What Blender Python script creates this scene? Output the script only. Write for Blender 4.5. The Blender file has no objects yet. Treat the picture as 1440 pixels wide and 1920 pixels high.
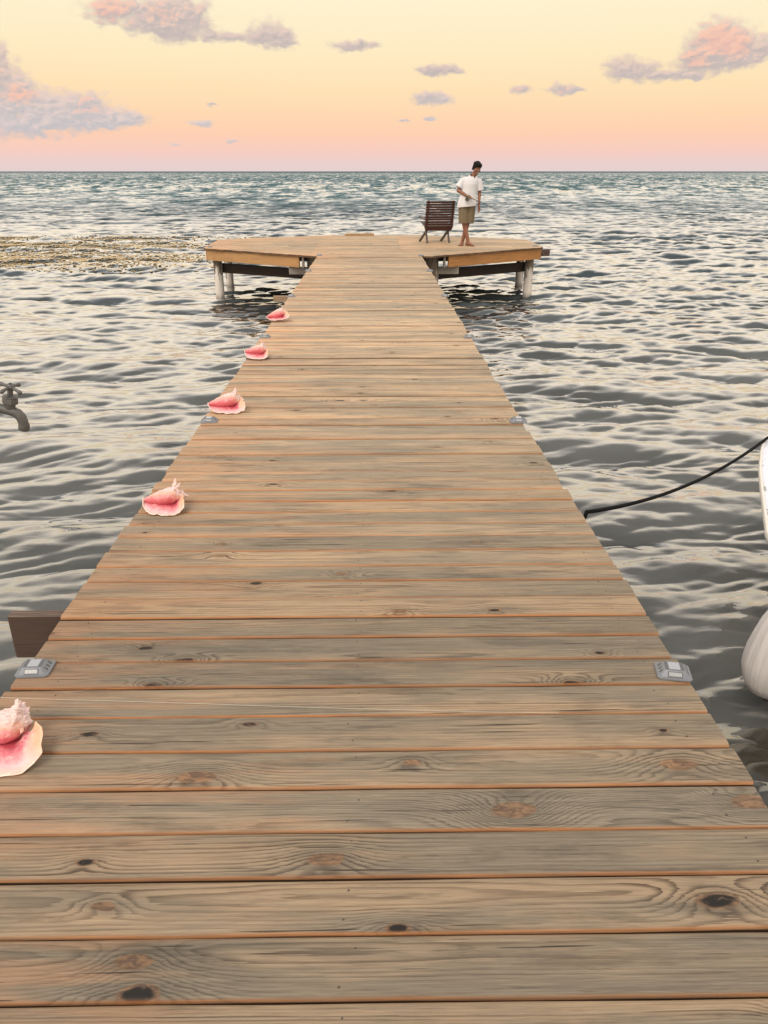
import bpy, bmesh, math, random
import numpy as np
from mathutils import Vector, Matrix, Euler
PI = math.pi
R = math.radians
rng = random.Random(7)
scene = bpy.context.scene
COL = scene.collection

# ------------------------------------------------------------------ camera
cam_data = bpy.data.cameras.new('camera')
cam_data.sensor_fit = 'VERTICAL'
cam_data.sensor_height = 36.0
cam_data.lens = 36.0 * 1442.0 / 1920.0
cam_data.clip_start = 0.05
cam_data.clip_end = 20000.0
cam = bpy.data.objects.new('camera', cam_data)
COL.objects.link(cam)
cam.location = (0.0, 0.0, 1.5)
cam.rotation_euler = Euler((R(90 - 23.9), 0.0, -math.atan(23 / 1442 * math.cos(R(23.9)))), 'XYZ')
scene.camera = cam

# ------------------------------------------------------------------ light and exposure
SUN_EL, SUN_AZ = 52.0, 215.0            # low behind the camera (azimuth clockwise from +Y)
sun_data = bpy.data.lights.new('sun', 'SUN')
sun_data.energy = 2.0
sun_data.angle = R(30)
sun_data.color = (1.0, 0.87, 0.74)
sun = bpy.data.objects.new('sun', sun_data)
COL.objects.link(sun)
sun_dir = Vector((math.sin(R(SUN_AZ)) * math.cos(R(SUN_EL)), math.cos(R(SUN_AZ)) * math.cos(R(SUN_EL)), math.sin(R(SUN_EL))))
sun.rotation_euler = sun_dir.to_track_quat('Z', 'Y').to_euler()
sun.location = sun_dir * 50

vs = scene.view_settings
vs.view_transform = 'Standard'
vs.look = 'None'
vs.exposure = 0.0
vs.gamma = 1.0
vs.use_curve_mapping = False


def srgb(r, g, b):
    f = lambda c: (c / 255 / 12.92) if c / 255 <= 0.04045 else ((c / 255 + 0.055) / 1.055) ** 2.4
    return (f(r), f(g), f(b), 1.0)


class Nodes:
    """Small helper that adds nodes and links; values may be sockets or numbers."""
    def __init__(self, tree):
        self.t = tree
        self.n = tree.nodes
        self.l = tree.links

    def put(self, sock, v):
        if v is None:
            return
        if isinstance(v, bpy.types.NodeSocket):
            self.l.new(v, sock)
        else:
            try:
                sock.default_value = v
            except Exception:
                sock.default_value = tuple(v)[:3]

    def add(self, kind, **kw):
        n = self.n.new(kind)
        for k, v in kw.items():
            setattr(n, k, v)
        return n

    def m(self, op, a, b=None, c=None, clamp=False):
        n = self.add('ShaderNodeMath', operation=op, use_clamp=clamp)
        self.put(n.inputs[0], a); self.put(n.inputs[1], b); self.put(n.inputs[2], c)
        return n.outputs[0]

    def v(self, op, a, b=None, scale=None):
        n = self.add('ShaderNodeVectorMath', operation=op)
        self.put(n.inputs[0], a)
        if b is not None:
            self.put(n.inputs[1], b)
        if scale is not None:
            self.put(n.inputs['Scale'], scale)
        return n.outputs['Value'] if op in ('LENGTH', 'DOT_PRODUCT', 'DISTANCE') else n.outputs['Vector']

    def xyz(self, v):
        n = self.add('ShaderNodeSeparateXYZ'); self.put(n.inputs[0], v)
        return n.outputs

    def comb(self, x, y, z):
        n = self.add('ShaderNodeCombineXYZ')
        for i, q in enumerate((x, y, z)):
            self.put(n.inputs[i], q)
        return n.outputs[0]

    def noise(self, vec, scale=1.0, detail=2.0, rough=0.5, dist=0.0, color=False, dim='3D'):
        n = self.add('ShaderNodeTexNoise', noise_dimensions=dim)
        self.put(n.inputs['Vector'], vec)
        n.inputs['Scale'].default_value = scale
        n.inputs['Detail'].default_value = detail
        n.inputs['Roughness'].default_value = rough
        n.inputs['Distortion'].default_value = dist
        return n.outputs['Color'] if color else n.outputs[0]

    def step(self, x, a, b, lo=0.0, hi=1.0):
        n = self.add('ShaderNodeMapRange', interpolation_type='SMOOTHSTEP')
        self.put(n.inputs[0], x)
        for i, q in enumerate((a, b, lo, hi)):
            self.put(n.inputs[1 + i], q)
        return n.outputs[0]

    def mix(self, f, a, b, mode='MIX'):
        n = self.add('ShaderNodeMix', data_type='RGBA', blend_type=mode)
        self.put(n.inputs[0], f); self.put(n.inputs[6], a); self.put(n.inputs[7], b)
        return n.outputs[2]

    def ramp(self, x, stops, interp='LINEAR'):
        n = self.add('ShaderNodeValToRGB')
        n.color_ramp.interpolation = interp
        e = n.color_ramp.elements
        while len(e) < len(stops):
            e.new(0.5)
        for q, (p, c) in zip(e, stops):
            q.position = p; q.color = c
        self.put(n.inputs[0], x)
        return n.outputs[0]

    def bump(self, h, strength, dist, normal=None):
        n = self.add('ShaderNodeBump')
        n.inputs['Strength'].default_value = strength
        n.inputs['Distance'].default_value = dist
        self.put(n.inputs['Height'], h)
        if normal is not None:
            self.put(n.inputs['Normal'], normal)
        return n.outputs[0]


# ------------------------------------------------------------------ sky
world = bpy.data.worlds.new('World')
scene.world = world
world.use_nodes = True
wt = world.node_tree
wt.nodes.clear()
W = Nodes(wt)
gen = W.add('ShaderNodeTexCoord').outputs['Generated']
sx, sy, sz = W.xyz(gen)
el = W.m('MULTIPLY', W.m('ARCSINE', W.m('MINIMUM', W.m('MAXIMUM', sz, -1.0), 1.0)), 180 / PI)
az = W.m('MULTIPLY', W.m('ARCTAN2', sx, sy), 180 / PI)
# twilight colour by elevation (degrees mapped through a square root so that the low sky gets room)
e01 = W.m('SQRT', W.m('DIVIDE', W.m('MAXIMUM', el, 0.0), 90.0))
rp = lambda d: math.sqrt(d / 90.0)
grad = W.ramp(e01, [
    (0.0, srgb(226, 210, 210)), (rp(0.6), srgb(236, 208, 204)), (rp(1.2), srgb(247, 206, 194)), (rp(2.2), srgb(254, 208, 180)),
    (rp(3.3), srgb(255, 216, 178)), (rp(5.0), srgb(255, 227, 183)), (rp(7.2), srgb(255, 236, 197)), (rp(9.8), srgb(255, 242, 208)),
    (rp(18), (1.46, 1.27, 1.02, 1)), (rp(32), (1.66, 1.49, 1.28, 1)), (rp(55), (1.25, 1.23, 1.22, 1)), (1.0, (.95, 1.0, 1.08, 1))])
# clouds: (azimuth, elevation, half width, half height, pinkness), in degrees
CL = [(-15.9, 8.9, 1.7, .8, .75), (-13.0, 8.8, 1.6, .75, .55), (-11.3, 8.9, 1.3, .9, .35), (-12.6, 8.0, 1.9, .6, .0), (-8.9, 7.7, 1.6, .32, .0), (-6.5, 7.95, 1.05, .8, .0), (-5.3, 7.6, .6, .4, 0),
      (-1.6, 7.35, .9, .36, .0), (-.3, 7.35, .8, .22, .1), (-23.0, 5.9, 1.0, 1.1, .3), (-23.6, 4.7, 2.0, 1.2, .55), (-21.8, 4.3, 1.2, .7, .75), (-22.8, 2.9, 3.0, .95, .0), (-19.8, 3.2, 2.1, .95, .15), (-18.0, 3.7, 1.4, .8, .5),
      (-17.0, 2.95, 1.1, .38, .0), (-15.5, 3.1, 1.0, .42, .0), (3.7, 5.95, .8, .22, .0), (4.6, 6.05, .8, .32, .0), (5.5, 5.9, .5, .2, 0), (3.5, 4.45, .75, .42, .0), (4.6, 4.3, .8, .34, .0), (-11.1, 2.83, .8, .2, .0), (-12.94, 1.65, .5, .1, .0), (-9.2, 1.8, .5, .12, .4), (-10.3, 3.9, .4, .1, .4),
      (21.3, 7.3, 1.5, .95, 1.0), (22.3, 6.9, 1.2, .9, .9), (20.3, 6.3, 1.1, .6, .75), (22.0, 5.95, 1.7, .4, .1), (15.9, 5.9, 1.0, .62, .2), (17.3, 5.65, 1.1, .5, .2), (18.9, 5.35, 1.0, .25, .2), (12.4, 4.85, .9, .34, .5), (13.3, 4.7, .6, .16, .3), (9.8, 4.8, .7, .24, .5),
      (20.2, 5.35, .8, .26, .0), (24.0, 6.6, .7, .45, .0), (2.2, 3.1, .5, .09, .4), (3.9, 3.2, .4, .1, .3), (31, 5, 3.2, .9, .4), (-34, 6, 4.0, 1.2, .3), (44, 9, 5, 1.6, .3), (-48, 10, 5, 1.5, .4)]
cp = W.comb(az, el, 0.0)
warp = W.noise(W.v('MULTIPLY', cp, (1.0, 1.5, 1.0)), 1.0, 4.0, 0.6, color=True)
warp = W.v('MULTIPLY', W.v('SUBTRACT', warp, (.5, .5, .5)), (1.1, .6, 0.0))
cpw = W.v('ADD', cp, warp)
dens = None
pk = None
base = None
for (a, e, ha, he, p) in CL:
    q = W.v('MULTIPLY', W.v('SUBTRACT', cpw, (a, e, 0.0)), (1 / ha, 1 / he, 0.0))
    g = W.m('EXPONENT', W.m('MULTIPLY', W.v('DOT_PRODUCT', q, q), -1.0))
    dens = g if dens is None else W.m('ADD', dens, g)
    hq = W.m('MULTIPLY', W.xyz(q)[1], g)                     # height inside the cloud, weighted
    base = hq if base is None else W.m('ADD', base, hq)
    if p > 0.25:
        gp = W.m('MULTIPLY', g, p)
        pk = gp if pk is None else W.m('MAXIMUM', pk, gp)
def puffs(dx, dy):
    q = W.v('ADD', W.v('MULTIPLY', cpw, (1.0, 1.5, 1.0)), (dx, dy, 0.0))
    vn = W.add('ShaderNodeTexVoronoi', feature='F1')
    W.put(vn.inputs['Vector'], q)
    vn.inputs['Scale'].default_value = 1.5
    f = W.noise(q, 1.6, 5.0, 0.56)
    return W.m('ADD', W.m('MULTIPLY', W.m('SUBTRACT', 0.55, vn.outputs['Distance']), .62), W.m('MULTIPLY', W.m('SUBTRACT', f, 0.5), 1.15))


fbm = puffs(0.0, 0.0)
fup = puffs(-.10, .20)
D = W.m('ADD', W.m('MINIMUM', dens, 1.05), fbm)
alpha = W.m('MULTIPLY', W.m('MULTIPLY', W.step(D, 0.06, 0.90), W.step(dens, 0.06, 0.30)), 0.88)
hgt = W.m('DIVIDE', base, W.m('MAXIMUM', dens, .05))
relief = W.m('SUBTRACT', fbm, fup)
lit = W.step(W.m('ADD', W.m('MULTIPLY', hgt, .55), W.m('MULTIPLY', relief, 1.7)), -.55, .75)
pink = W.step(W.m('ADD', pk, W.m('MULTIPLY', relief, .9)), .25, .85)
low = W.step(el, 2.0, 6.5)
shade = W.mix(low, srgb(192, 193, 200), srgb(190, 178, 180))
light = W.mix(low, srgb(228, 212, 210), srgb(230, 204, 194))
grey = W.mix(lit, shade, light)
rose = W.mix(lit, srgb(232, 182, 172), srgb(253, 200, 178))
ccol = W.mix(W.m('MULTIPLY', pink, .9), grey, rose)
sky_col = W.mix(alpha, grad, ccol)
bg1 = W.add('ShaderNodeBackground')
W.put(bg1.inputs[0], sky_col)
bg1.inputs[1].default_value = 1.0
nish = W.add('ShaderNodeTexSky', sky_type='NISHITA')
nish.sun_disc = False
nish.sun_elevation = R(SUN_EL)
nish.sun_rotation = R(SUN_AZ)
bg2 = W.add('ShaderNodeBackground')
W.put(bg2.inputs[0], nish.outputs[0])
bg2.inputs[1].default_value = 0.08
mx = W.add('ShaderNodeMixShader')
W.put(mx.inputs[0], W.step(el, 14.0, 75.0, 0.0, 0.45))
W.l.new(bg1.outputs[0], mx.inputs[1]); W.l.new(bg2.outputs[0], mx.inputs[2])
wo = W.add('ShaderNodeOutputWorld')
W.l.new(mx.outputs[0], wo.inputs[0])


# ------------------------------------------------------------------ helpers
def tag(o, label=None, cat=None, group=None, kind=None):
    if label: o['label'] = label
    if cat: o['category'] = cat
    if group: o['group'] = group
    if kind: o['kind'] = kind
    return o


def thing(name, label, cat, loc=(0, 0, 0), rz=0.0, group=None):
    o = bpy.data.objects.new(name, None)
    o.empty_display_size = 0.1
    COL.objects.link(o)
    o.location = loc
    o.rotation_euler = (0, 0, rz)
    return tag(o, label, cat, group)


def link_mesh(name, me, mat=None, parent=None):
    o = bpy.data.objects.new(name, me)
    COL.objects.link(o)
    if mat is not None:
        me.materials.clear()
        me.materials.append(mat)
    if parent is not None:
        o.parent = parent
    return o


def copy_tree(o, parent=None):
    c = o.copy()
    COL.objects.link(c)
    if parent is not None:
        c.parent = parent
    for ch in list(o.children):
        copy_tree(ch, c)
    return c


class MB:
    """Collects shapes into one mesh."""
    def __init__(self):
        self.v = []
        self.f = []

    def add(self, vs, fs, mat=None):
        b = len(self.v)
        for p in vs:
            p = Vector(p)
            self.v.append(tuple(mat @ p if mat is not None else p))
        self.f += [tuple(i + b for i in q) for q in fs]

    def box(self, c, s, rot=None):
        hx, hy, hz = s[0] / 2, s[1] / 2, s[2] / 2
        vs = [(x, y, z) for x in (-hx, hx) for y in (-hy, hy) for z in (-hz, hz)]
        fs = [(0, 1, 3, 2), (4, 6, 7, 5), (0, 4, 5, 1), (2, 3, 7, 6), (0, 2, 6, 4), (1, 5, 7, 3)]
        M = Matrix.Translation(Vector(c))
        if rot is not None:
            M = M @ Euler(rot).to_matrix().to_4x4()
        self.add(vs, fs, M)

    def rings(self, rings, close=True, caps=True):
        n = len(rings[0])
        vs = [p for r in rings for p in r]
        fs = []
        for i in range(len(rings) - 1):
            for j in range(n if close else n - 1):
                k = (j + 1) % n
                fs.append((i * n + j, i * n + k, (i + 1) * n + k, (i + 1) * n + j))
        if caps:
            fs.append(tuple(range(n))[::-1])
            fs.append(tuple((len(rings) - 1) * n + j for j in range(n)))
        self.add(vs, fs)

    def tube(self, pts, rad, n=10, squash=1.0):
        pts = [Vector(p) for p in pts]
        if not hasattr(rad, '__len__'):
            rad = [rad] * len(pts)
        rings = []
        up = None
        for i, p in enumerate(pts):
            t = (pts[min(i + 1, len(pts) - 1)] - pts[max(i - 1, 0)]).normalized()
            if up is None:
                up = Vector((0, 0, 1)) if abs(t.z) < 0.9 else Vector((0, 1, 0))
            s = t.cross(up).normalized()
            up = s.cross(t).normalized()
            rings.append([p + s * (math.cos(a) * rad[i]) + up * (math.sin(a) * rad[i] * squash) for a in [2 * PI * j / n for j in range(n)]])
        self.rings(rings)

    def capsule(self, p0, r0, p1, r1, n=14):
        p0, p1 = Vector(p0), Vector(p1)
        t = (p1 - p0).normalized()
        pts, rad = [], []
        for k in range(5):
            a = PI / 2 * (1 - k / 4)
            pts.append(p0 - t * (r0 * math.sin(a))); rad.append(max(r0 * math.cos(a), 1e-4))
        for k in range(5):
            a = PI / 2 * k / 4
            pts.append(p1 + t * (r1 * math.sin(a))); rad.append(max(r1 * math.cos(a), 1e-4))
        self.tube(pts, rad, n)

    def ellipsoid(self, c, r, rot=None, n=16, m=10):
        M = Matrix.Translation(Vector(c))
        if rot is not None:
            M = M @ Euler(rot).to_matrix().to_4x4()
        rings = []
        for i in range(m + 1):
            a = PI * i / m
            q = max(math.sin(a), 1e-3)
            rings.append([M @ Vector((r[0] * q * math.cos(b), r[1] * q * math.sin(b), r[2] * math.cos(a))) for b in [2 * PI * j / n for j in range(n)]])
        self.rings(rings[::-1])

    def lathe(self, prof, c=(0, 0, 0), rot=None, n=20):
        M = Matrix.Translation(Vector(c))
        if rot is not None:
            M = M @ Euler(rot).to_matrix().to_4x4()
        self.rings([[M @ Vector((r * math.cos(b), r * math.sin(b), z)) for b in [2 * PI * j / n for j in range(n)]] for r, z in prof])

    def mesh(self, name, smooth=False, auto=None):
        me = bpy.data.meshes.new(name)
        me.from_pydata(self.v, [], self.f)
        me.update()
        bm = bmesh.new(); bm.from_mesh(me)
        bmesh.ops.recalc_face_normals(bm, faces=bm.faces)
        bm.to_mesh(me); bm.free()
        if smooth or auto is not None:
            me.polygons.foreach_set('use_smooth', [True] * len(me.polygons))
            if auto is not None:
                me.set_sharp_from_angle(angle=R(auto))
        return me

    def build(self, name, mat, parent=None, smooth=False, auto=None):
        return link_mesh(name, self.mesh(name, smooth, auto), mat, parent)

    def remeshed(self, name, voxel, smooth_iter=4, subs=0):
        me = self.mesh(name + '_tmp')
        o = bpy.data.objects.new(name + '_tmp', me)
        COL.objects.link(o)
        md = o.modifiers.new('r', 'REMESH'); md.mode = 'VOXEL'; md.voxel_size = voxel; md.use_smooth_shade = True
        if smooth_iter:
            sm = o.modifiers.new('s', 'SMOOTH'); sm.iterations = smooth_iter; sm.factor = 0.5
        dg = bpy.context.evaluated_depsgraph_get()
        out = bpy.data.meshes.new_from_object(o.evaluated_get(dg))
        out.name = name
        bpy.data.objects.remove(o); bpy.data.meshes.remove(me)
        out.polygons.foreach_set('use_smooth', [True] * len(out.polygons))
        return out


def simple_mat(name, col, rough=0.6, spec=0.5, metal=0.0, var=0.12, vscale=20.0, bump=0.0, bscale=200.0, stretch=(1, 1, 1), coat=0.0, sss=0.0):
    m = bpy.data.materials.new(name)
    m.use_nodes = True
    T = Nodes(m.node_tree)
    b = m.node_tree.nodes['Principled BSDF']
    co = T.add('ShaderNodeTexCoord').outputs['Object']
    co = T.v('MULTIPLY', co, stretch)
    n = T.noise(co, vscale, 4.0, 0.6)
    f = T.m('ADD', 1 - var, T.m('MULTIPLY', n, 2 * var))
    c = T.v('SCALE', tuple(col[:3]), scale=f)
    T.put(b.inputs['Base Color'], c)
    b.inputs['Roughness'].default_value = rough
    b.inputs['Specular IOR Level'].default_value = spec
    b.inputs['Metallic'].default_value = metal
    b.inputs['Coat Weight'].default_value = coat
    if sss:
        b.inputs['Subsurface Weight'].default_value = sss
        b.inputs['Subsurface Scale'].default_value = 0.01
    if bump:
        T.put(b.inputs['Normal'], T.bump(T.noise(co, bscale, 3.0, 0.6), bump, 0.002))
    return m


# ------------------------------------------------------------------ wood
def wood_mat(name, early, late, grey, fresh, edge, amount_grey=0.6, amount_fresh=0.5, knots=True, rough=0.62, ringw=0.0085, contrast=1.0):
    m = bpy.data.materials.new(name)
    m.use_nodes = True
    T = Nodes(m.node_tree)
    b = m.node_tree.nodes['Principled BSDF']
    P = T.add('ShaderNodeTexCoord').outputs['Object']
    rnd = T.add('ShaderNodeObjectInfo').outputs['Random']
    seed = T.comb(T.m('MULTIPLY', rnd, 37.0), T.m('MULTIPLY', rnd, 91.0), T.m('MULTIPLY', rnd, 53.0))
    Pn = T.v('ADD', P, seed)
    x, y, z = T.xyz(P)
    r2 = T.m('FRACT', T.m('MULTIPLY', rnd, 17.31))
    r3 = T.m('FRACT', T.m('MULTIPLY', rnd, 43.7))
    r4 = T.m('FRACT', T.m('MULTIPLY', rnd, 71.9))
    lown = T.m('SUBTRACT', T.noise(T.v('MULTIPLY', Pn, (1.3, 9.0, 9.0)), 1.0, 2.0, 0.5), 0.5)
    slow = T.m('SUBTRACT', T.noise(T.v('MULTIPLY', Pn, (0.75, 0.0, 0.0)), 1.0, 1.0, 0.5), 0.5)
    yc = T.m('MULTIPLY', T.m('SUBTRACT', r2, 0.5), 0.14)
    dy = T.m('SUBTRACT', y, yc)
    dz = T.m('ADD', T.m('ADD', z, T.m('ADD', 0.018, T.m('MULTIPLY', r3, 0.06))), T.m('MULTIPLY', slow, 0.075))
    rr = T.m('SQRT', T.m('ADD', T.m('MULTIPLY', dy, dy), T.m('MULTIPLY', dz, dz)))
    rr = T.m('ADD', rr, T.m('MULTIPLY', lown, 0.016))
    wob = T.v('MULTIPLY', T.v('SUBTRACT', T.noise(T.v('MULTIPLY', Pn, (10.0, 22.0, 1.0)), 1.0, 2.0, 0.5, color=True), (.5, .5, .5)), (0.05, 0.016, 0.0))
    xw, yw, _ = T.xyz(T.v('ADD', P, wob))
    core = None; halo = None; darkc = None; swirl = None
    if knots:
        for nm in ('ka', 'kb', 'kc'):
            a = T.add('ShaderNodeAttribute', attribute_type='OBJECT', attribute_name=nm)
            kx, ky, kse = T.xyz(a.outputs['Vector'])
            dark = T.m('FLOOR', kse)
            ks = T.m('MAXIMUM', T.m('FRACT', kse), 0.0005)
            u = T.m('DIVIDE', T.m('SUBTRACT', xw, kx), T.m('MULTIPLY', ks, 2.3))
            w = T.m('DIVIDE', T.m('SUBTRACT', yw, ky), ks)
            q = T.m('ADD', T.m('MULTIPLY', u, u), T.m('MULTIPLY', w, w))
            g = T.m('EXPONENT', T.m('MULTIPLY', T.m('MULTIPLY', q, 0.55), -1.0))
            rr = T.m('ADD', rr, T.m('MULTIPLY', T.m('MULTIPLY', g, ks), 1.25))
            gw = T.m('MULTIPLY', T.m('EXPONENT', T.m('MULTIPLY', q, -0.16)), T.step(ks, .008, .03))
            swirl = gw if swirl is None else T.m('MAXIMUM', swirl, gw)
            dd = T.m('SQRT', q)
            c = T.step(dd, 0.62, 0.5)
            h = T.m('MULTIPLY', T.step(dd, 1.5, 0.55), 1.0)
            core = c if core is None else T.m('MAXIMUM', core, c)
            halo = h if halo is None else T.m('MAXIMUM', halo, h)
            dk = T.m('MULTIPLY', T.step(dd, 0.5, 0.32), dark)
            darkc = dk if darkc is None else T.m('MAXIMUM', darkc, dk)
    fine = T.noise(T.v('MULTIPLY', Pn, (5.0, 240.0, 240.0)), 1.0, 3.0, 0.6)
    fib = T.noise(T.v('MULTIPLY', Pn, (14.0, 900.0, 900.0)), 1.0, 2.0, 0.6)
    ph = T.m('ADD', T.m('DIVIDE', rr, T.m('ADD', ringw * .55, T.m('MULTIPLY', r2, ringw * .75))), T.m('MULTIPLY', fine, 0.75))
    fr = T.m('FRACT', ph)
    late_f = T.m('MULTIPLY', T.step(fr, 0.40, 0.90), T.step(fr, 1.0, 0.93))
    rid = T.m('FLOOR', ph)
    vary = T.noise(T.comb(rid, T.m('MULTIPLY', rnd, 50.0), 0.0), 1.37, 0.0, 0.5)
    patch = T.noise(T.v('MULTIPLY', Pn, (1.7, 12.0, 3.0)), 1.0, 3.0, 0.6)
    late_f = T.m('MULTIPLY', late_f, T.m('MULTIPLY', T.step(vary, 0.25, 0.75, .12, 1.0), T.step(patch, 0.25, 0.7, .25 * contrast, 1.0 * contrast)))
    if knots:
        late_f = T.m('MINIMUM', T.m('ADD', late_f, T.m('MULTIPLY', T.m('MULTIPLY', T.step(fr, 0.40, 0.90), T.step(fr, 1.0, 0.93)), T.m('MULTIPLY', swirl, .75))), 1.0)
    colr = T.mix(late_f, early, late)
    p2 = T.noise(T.v('MULTIPLY', T.v('ADD', Pn, (9.0, 3.0, 1.0)), (1.1, 7.0, 3.0)), 1.0, 4.0, 0.6)
    greyf = T.m('MULTIPLY', T.step(T.m('ADD', p2, T.m('MULTIPLY', T.m('SUBTRACT', r4, 0.5), 0.16)), 0.36, 0.60), amount_grey)
    greyc = T.mix(T.m('MULTIPLY', late_f, .8), grey, tuple(q * 0.5 for q in grey[:3]) + (1,))
    colr = T.mix(greyf, colr, greyc)
    p3 = T.noise(T.v('MULTIPLY', T.v('ADD', Pn, (2.0, 31.0, 5.0)), (0.9, 9.0, 3.0)), 1.0, 3.0, 0.6)
    fref = T.m('MULTIPLY', T.step(T.m('SUBTRACT', p3, T.m('MULTIPLY', T.m('ADD', x, .35), .17)), 0.50, 0.70), amount_fresh)
    colr = T.mix(fref, colr, T.mix(T.m('MULTIPLY', late_f, .8), fresh, tuple(q * 0.55 for q in fresh[:3]) + (1,)))
    colr = T.mix(T.m('MULTIPLY', T.step(fine, .47, .66), .40), colr, T.mix(0.45, colr, (0.62, .5, .36, 1)))
    colr = T.mix(T.m('MULTIPLY', T.step(fib, .47, .64), .42), colr, T.v('SCALE', colr, scale=0.5))
    mid = T.noise(T.v('MULTIPLY', T.v('ADD', Pn, (1.0, 7.0, 2.0)), (2.6, 85.0, 30.0)), 1.0, 5.0, 0.68)
    colr = T.mix(T.m('MULTIPLY', T.step(mid, .51, .66), .48), colr, T.v('SCALE', colr, scale=0.58))
    colr = T.mix(T.m('MULTIPLY', T.step(mid, .47, .36), .34), colr, T.v('SCALE', colr, scale=1.3))
    mould = T.noise(T.v('MULTIPLY', T.v('ADD', Pn, (5.0, 1.0, 2.0)), (2.2, 13.0, 5.0)), 1.0, 5.0, 0.7)
    colr = T.mix(T.m('MULTIPLY', T.step(mould, .52, .66), .55), colr, T.v('SCALE', colr, scale=0.5))
    if knots:
        rad = T.noise(T.v('MULTIPLY', Pn, (26.0, 60.0, 60.0)), 1.0, 4.0, 0.6, 1.2)
        kcol = T.mix(T.step(rad, .35, .65), (0.30, 0.165, 0.085, 1), (0.12, 0.065, 0.04, 1))
        colr = T.mix(T.m('MULTIPLY', halo, 0.42), colr, T.v('SCALE', colr, scale=0.6))
        colr = T.mix(T.m('MULTIPLY', core, 0.85), colr, kcol)
        hole = T.m('MULTIPLY', darkc, T.step(rad, .74, .55))
        colr = T.mix(hole, colr, (0.012, 0.008, 0.006, 1))
    # small stains and drying cracks along the grain
    st = T.noise(T.v('MULTIPLY', Pn, (3.0, 26.0, 26.0)), 1.0, 5.0, 0.7)
    colr = T.mix(T.m('MULTIPLY', T.step(st, 0.60, 0.70), 0.6), colr, T.v('SCALE', colr, scale=0.42))
    crk = T.noise(T.v('MULTIPLY', T.v('ADD', Pn, (4.0, 4.0, 8.0)), (2.2, 110.0, 60.0)), 1.0, 2.0, 0.5)
    crkf = T.step(crk, 0.69, 0.72)
    colr = T.mix(T.m('MULTIPLY', crkf, .85), colr, (0.025, 0.016, 0.01, 1))
    # the sawn and rounded edges are less weathered
    ef = T.step(z, -0.0012, -0.0050)
    ecol = T.mix(T.step(fine, .35, .7), edge, tuple(q * 0.5 for q in edge[:3]) + (1,))
    if knots:
        oy = T.xyz(T.add('ShaderNodeObjectInfo').outputs['Location'])[1]
        ecol = T.mix(T.step(oy, 3.2, 6.5, 0.0, T.m('ADD', .72, T.m('MULTIPLY', r2, .28))), ecol, (0.085, 0.047, 0.026, 1))     # outer boards' edges painted darker in place of shade in the gaps
    colr = T.mix(T.m('MULTIPLY', ef, T.m('MULTIPLY', T.step(p2, .3, .62, .5, .97), T.m('ADD', .65, T.m('MULTIPLY', r3, .35)))), colr, ecol)
    # dark band deep in the joints: gap shade put into the colour
    colr = T.mix(T.m('MULTIPLY', T.step(z, -0.0095, -0.0125), T.step(z, -0.034, -0.028)) if knots else 0.0, colr, (0.05, 0.03, 0.018, 1))
    tone = T.add('ShaderNodeObjectInfo').outputs['Color']
    colr = T.mix(1.0, colr, tone, 'MULTIPLY')
    T.put(b.inputs['Base Color'], colr)
    b.inputs['Roughness'].default_value = rough
    b.inputs['Specular IOR Level'].default_value = 0.35
    hgt = T.m('ADD', T.m('MULTIPLY', late_f, 0.5), T.m('MULTIPLY', fine, 0.9))
    hgt = T.m('SUBTRACT', hgt, T.m('MULTIPLY', crkf, 2.5))
    if knots:
        hgt = T.m('SUBTRACT', hgt, T.m('MULTIPLY', darkc, 3.0))
    T.put(b.inputs['Normal'], T.bump(hgt, 0.55, 0.0012))
    return m


M_PLANK = wood_mat('weathered_pine', (0.43, 0.298, 0.186, 1), (0.125, 0.072, 0.040, 1), (0.215, 0.180, 0.135, 1), (0.52, 0.275, 0.145, 1), (0.60, 0.245, 0.085, 1), amount_grey=0.80, amount_fresh=0.60)
M_FASCIA = wood_mat('fresh_sawn_pine', (0.50, 0.275, 0.115, 1), (0.26, 0.12, 0.045, 1), (0.42, 0.26, 0.13, 1), (0.54, 0.28, 0.11, 1), (0.50, 0.27, 0.11, 1), amount_grey=0.3, amount_fresh=0.5, knots=False, contrast=.8)
M_JOIST = wood_mat('shade_dark_maroon_timber', (0.040, 0.022, 0.018, 1), (0.022, 0.013, 0.011, 1), (0.036, 0.024, 0.020, 1), (0.04, 0.025, 0.02, 1), (0.04, 0.024, 0.02, 1), amount_grey=0.5, amount_fresh=0.2, knots=False, rough=.8)  # dark brown joists, with under-deck shade put into the base colour
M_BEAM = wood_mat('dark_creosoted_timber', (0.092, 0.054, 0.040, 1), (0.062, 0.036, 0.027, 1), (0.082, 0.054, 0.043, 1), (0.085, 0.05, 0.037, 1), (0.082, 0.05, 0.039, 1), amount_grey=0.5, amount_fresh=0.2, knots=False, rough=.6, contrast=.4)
M_BLOCK = wood_mat('grey_blocking_timber', (0.36, 0.32, 0.27, 1), (0.26, 0.22, 0.18, 1), (0.30, 0.28, 0.25, 1), (0.38, 0.32, 0.25, 1), (0.33, 0.29, 0.25, 1), amount_grey=0.6, amount_fresh=0.2, knots=False)
#@@WATER
# ------------------------------------------------------------------ water
WATER_Z = -1.06


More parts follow.
